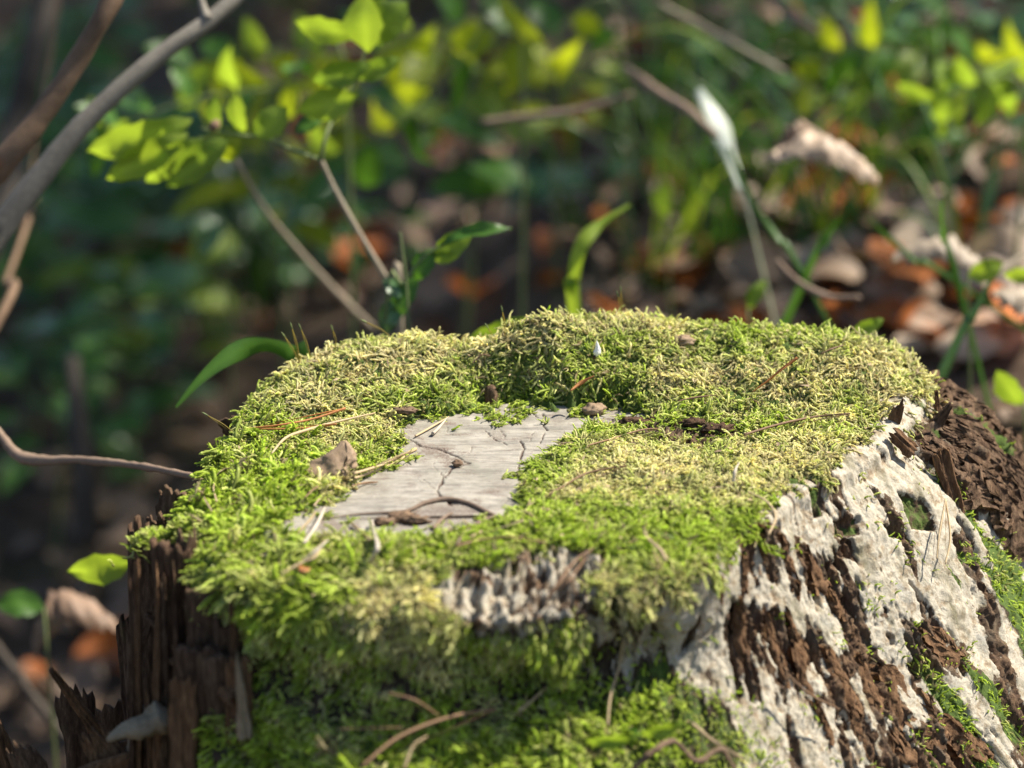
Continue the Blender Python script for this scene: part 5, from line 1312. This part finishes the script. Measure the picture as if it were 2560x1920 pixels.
# ================================================================== TREES THAT SHADE THE SLOPE (beyond the frame, to the right and above)
def tree(label, x, y, h, cr, n, seed):
    z0 = float(terrain(x, y)); t = thing('beech_tree', (x, y, z0), label, 'tree', None)
    r = np.random.default_rng(seed)
    V, F = tube([(x, y, z0 - 5), (x + 4, y, z0 + h * .4), (x - 3, y + 3, z0 + h)], [11, 8, 4], 30, 12, .05, .05); obj('trunk', V, F, MAT['grey_stem'], t)
    for k in range(6):
        a = r.random() * 6.28; e = np.array([math.cos(a) * cr * .8, math.sin(a) * cr * .8, h * .15]); s0 = np.array([x, y, z0 + h * (.55 + .07 * k)])
        V, F = tube([s0, s0 + e * .5 + [0, 0, 8], s0 + e], [3, 2, .6], 14, 6, .05, .1); obj('limb', V, F, MAT['grey_stem'], t)
    P_ = r.normal(size=(n, 3)); P_ /= np.linalg.norm(P_, axis=1)[:, None]; P_ *= (r.random(n) ** .45)[:, None] * [cr, cr, cr * .42]
    keep = fbm(P_[:, 0] / 38 + seed, P_[:, 1] / 38, P_[:, 2] / 38, 2) > -.22; P_ = P_[keep]; n = len(P_)
    P_ += [x, y, z0 + h * .85]
    xd = r.normal(size=(n, 3)); xd[:, 2] *= .4; xd /= np.linalg.norm(xd, axis=1)[:, None]; zd = np.array([0, 0, 1.0]) + r.normal(size=(n, 3)) * .4; yd = np.cross(zd, xd); yd /= np.linalg.norm(yd, axis=1)[:, None]
    L = r.uniform(5, 9, n)[:, None]
    V = np.stack([P_ - xd * L * .5, P_ + yd * L * .3, P_ + xd * L * .5, P_ - yd * L * .3], 1).reshape(-1, 3)
    o = obj('crown', V, np.arange(4 * n).reshape(-1, 4), MAT['leaf_green'], t, smooth=False, attrs={'rib': np.zeros(4 * n)}); o['kind'] = 'stuff'
tree('young beech tree standing outside the picture at the right', 175, 262, 360, 145, 9000, 3)
tree('second young beech tree outside the picture further back', 290, 440, 430, 170, 7500, 4)
tree('third young beech tree beyond the picture at the left back', 80, 520, 520, 150, 9000, 6)

# crumbs of bark, bud scales and bits of straw caught in the moss: too small and many to pick apart
i_, j_, pf, nf = sample(topm * sstep(.1, .4, topm), 420)
Vd = []; Fd = []
for k in range(len(pf)):
    a = rng.normal(size=3); a[2] *= .3; a /= np.linalg.norm(a); c3 = np.cross(a, [0, 0, 1.0]) + rng.normal(size=3) * .3; L = rng.uniform(.10, .30) * (2.2 if k % 4 == 0 else 1); w_ = rng.uniform(.04, .10) * (.5 if k % 4 == 0 else 1)
    q = pf[k] + np.array([0, 0, .16 + .12 * rng.random()]); b0 = len(Vd)
    Vd += [q - a * L, q + c3 * w_ + [0, 0, .03], q + a * L, q - c3 * w_]; Fd.append([b0, b0 + 1, b0 + 2, b0 + 3])
Fd = np.array(Fd); Vd = np.array(Vd)
for mt, sl, lb in (('dry_leaf', 0, 'tiny brown crumbs caught all over the moss'), ('needle_tan', 1, 'tiny pale straw bits caught all over the moss')):
    F_ = Fd[sl::2]; us = np.unique(F_); re_ = np.zeros(len(Vd), int); re_[us] = np.arange(len(us))
    tag(obj('moss_debris', Vd[us], re_[F_], MAT[mt], origin=(CX, CY, 0), smooth=False), lb, 'debris', kind='stuff')

# moss creeping out over the sawn wood from its edges
n_ = 26000; cx_ = rng.uniform(640, 1640, n_); cy_ = rng.uniform(1000, 1370, n_)
sd_ = poly_sd(cx_, cy_, CUT); W_ = np.array([atz(a, b_, .05) for a, b_ in zip(cx_, cy_)])
tng = fbm(W_[:, 0] * .8, W_[:, 1] * .8, 5.5, 3)
right_in = sstep(1250, 1400, cx_) * .08
ok = (sd_ > -14) & (sd_ < 45) & (tng + right_in > .10 + sd_ / 80.0)
W_ = W_[ok]; tng = tng[ok]; m_ = len(W_); fl = 6 * fbm(W_[:, 0] * .3, W_[:, 1] * .3, 1.0, 2) + rng.normal(0, .9, m_)
dr = np.stack([np.cos(fl), np.sin(fl), rng.uniform(0, .25, m_)], 1); up_ = np.tile([0, 0, 1.0], (m_, 1)) + rng.normal(0, .15, (m_, 3))
moss_object('moss', 'thin green moss creeping over the edge of the bare sawn wood', W_, dr, up_, rng.uniform(.2, .55, m_), rng.uniform(.4, .75, m_), np.clip(rng.normal(.15, .25, m_), 0, 1), np.clip(rng.normal(.55, .25, m_), 0, 1))

# leafy sprays crossing the top of the picture
def spray(label, path, y, n, wpx, lpx, kinds, seed):
    r = random.Random(seed); g = aty(*path[0], y); g[2] = float(terrain(g[0], g[1]))
    t = thing('leafy_branch', g, label, 'plant'); C = catmull([(a, b_, 0) for a, b_ in path], 60)
    stem_part('twig', [g] + [aty(a, b_, y) for a, b_ in path], [.2, .14, .12, .10, .06], 'green_stem', t, 30, .02, 6)
    for i in range(n):
        c_ = C[min(59, int((i + .5) / n * 60))]; tn = C[min(59, int(i / n * 60) + 1)] - C[int(i / n * 60) - 1 if i / n * 60 >= 1 else 0]
        a = math.atan2(tn[1], tn[0]) + (1 if i % 2 else -1) * r.uniform(.6, 1.3); l_ = lpx * r.uniform(.7, 1.2); o = r.uniform(-25, 25)
        b0 = (c_[0] + o, c_[1] + o * .5); leaf_px(t, b0, (b0[0] + math.cos(a) * l_, b0[1] + math.sin(a) * l_), wpx * r.uniform(.8, 1.2), y + r.uniform(-4, 4), r.choice(kinds), shape=r.randrange(3), roll=r.uniform(-.6, .6), y2=y + r.uniform(-5, 5))
spray('wide yellow green leafy branch arching across the top from centre to the sprig', [(1560, 60), (1350, 90), (1120, 60), (900, 130), (640, 120), (480, 170)], 74, 20, 70, 130, ['yellow', 'bright', 'green', 'green'], 1)
spray('second lime leafy branch sloping down right of the sprig', [(1300, -30), (1180, 120), (1060, 260), (960, 330), (840, 400)], 62, 8, 70, 130, ['bright', 'green', 'yellow'], 2)
spray('lime leafy branch reaching across the upper right corner', [(2620, 120), (2450, 160), (2300, 130), (2120, 130), (1980, 230)], 76, 18, 62, 105, ['bright', 'green', 'green', 'yellow'], 3)
spray('bright leaf cluster hanging under the upper right branch', [(2560, 240), (2420, 220), (2340, 270)], 58, 9, 60, 90, ['bright'], 4)
spray('thin yellow leaved branch behind the fan of the sprig at left', [(860, 180), (700, 220), (520, 240), (330, 300), (250, 330)], 55, 14, 50, 110, ['yellow', 'green', 'bright'], 5)
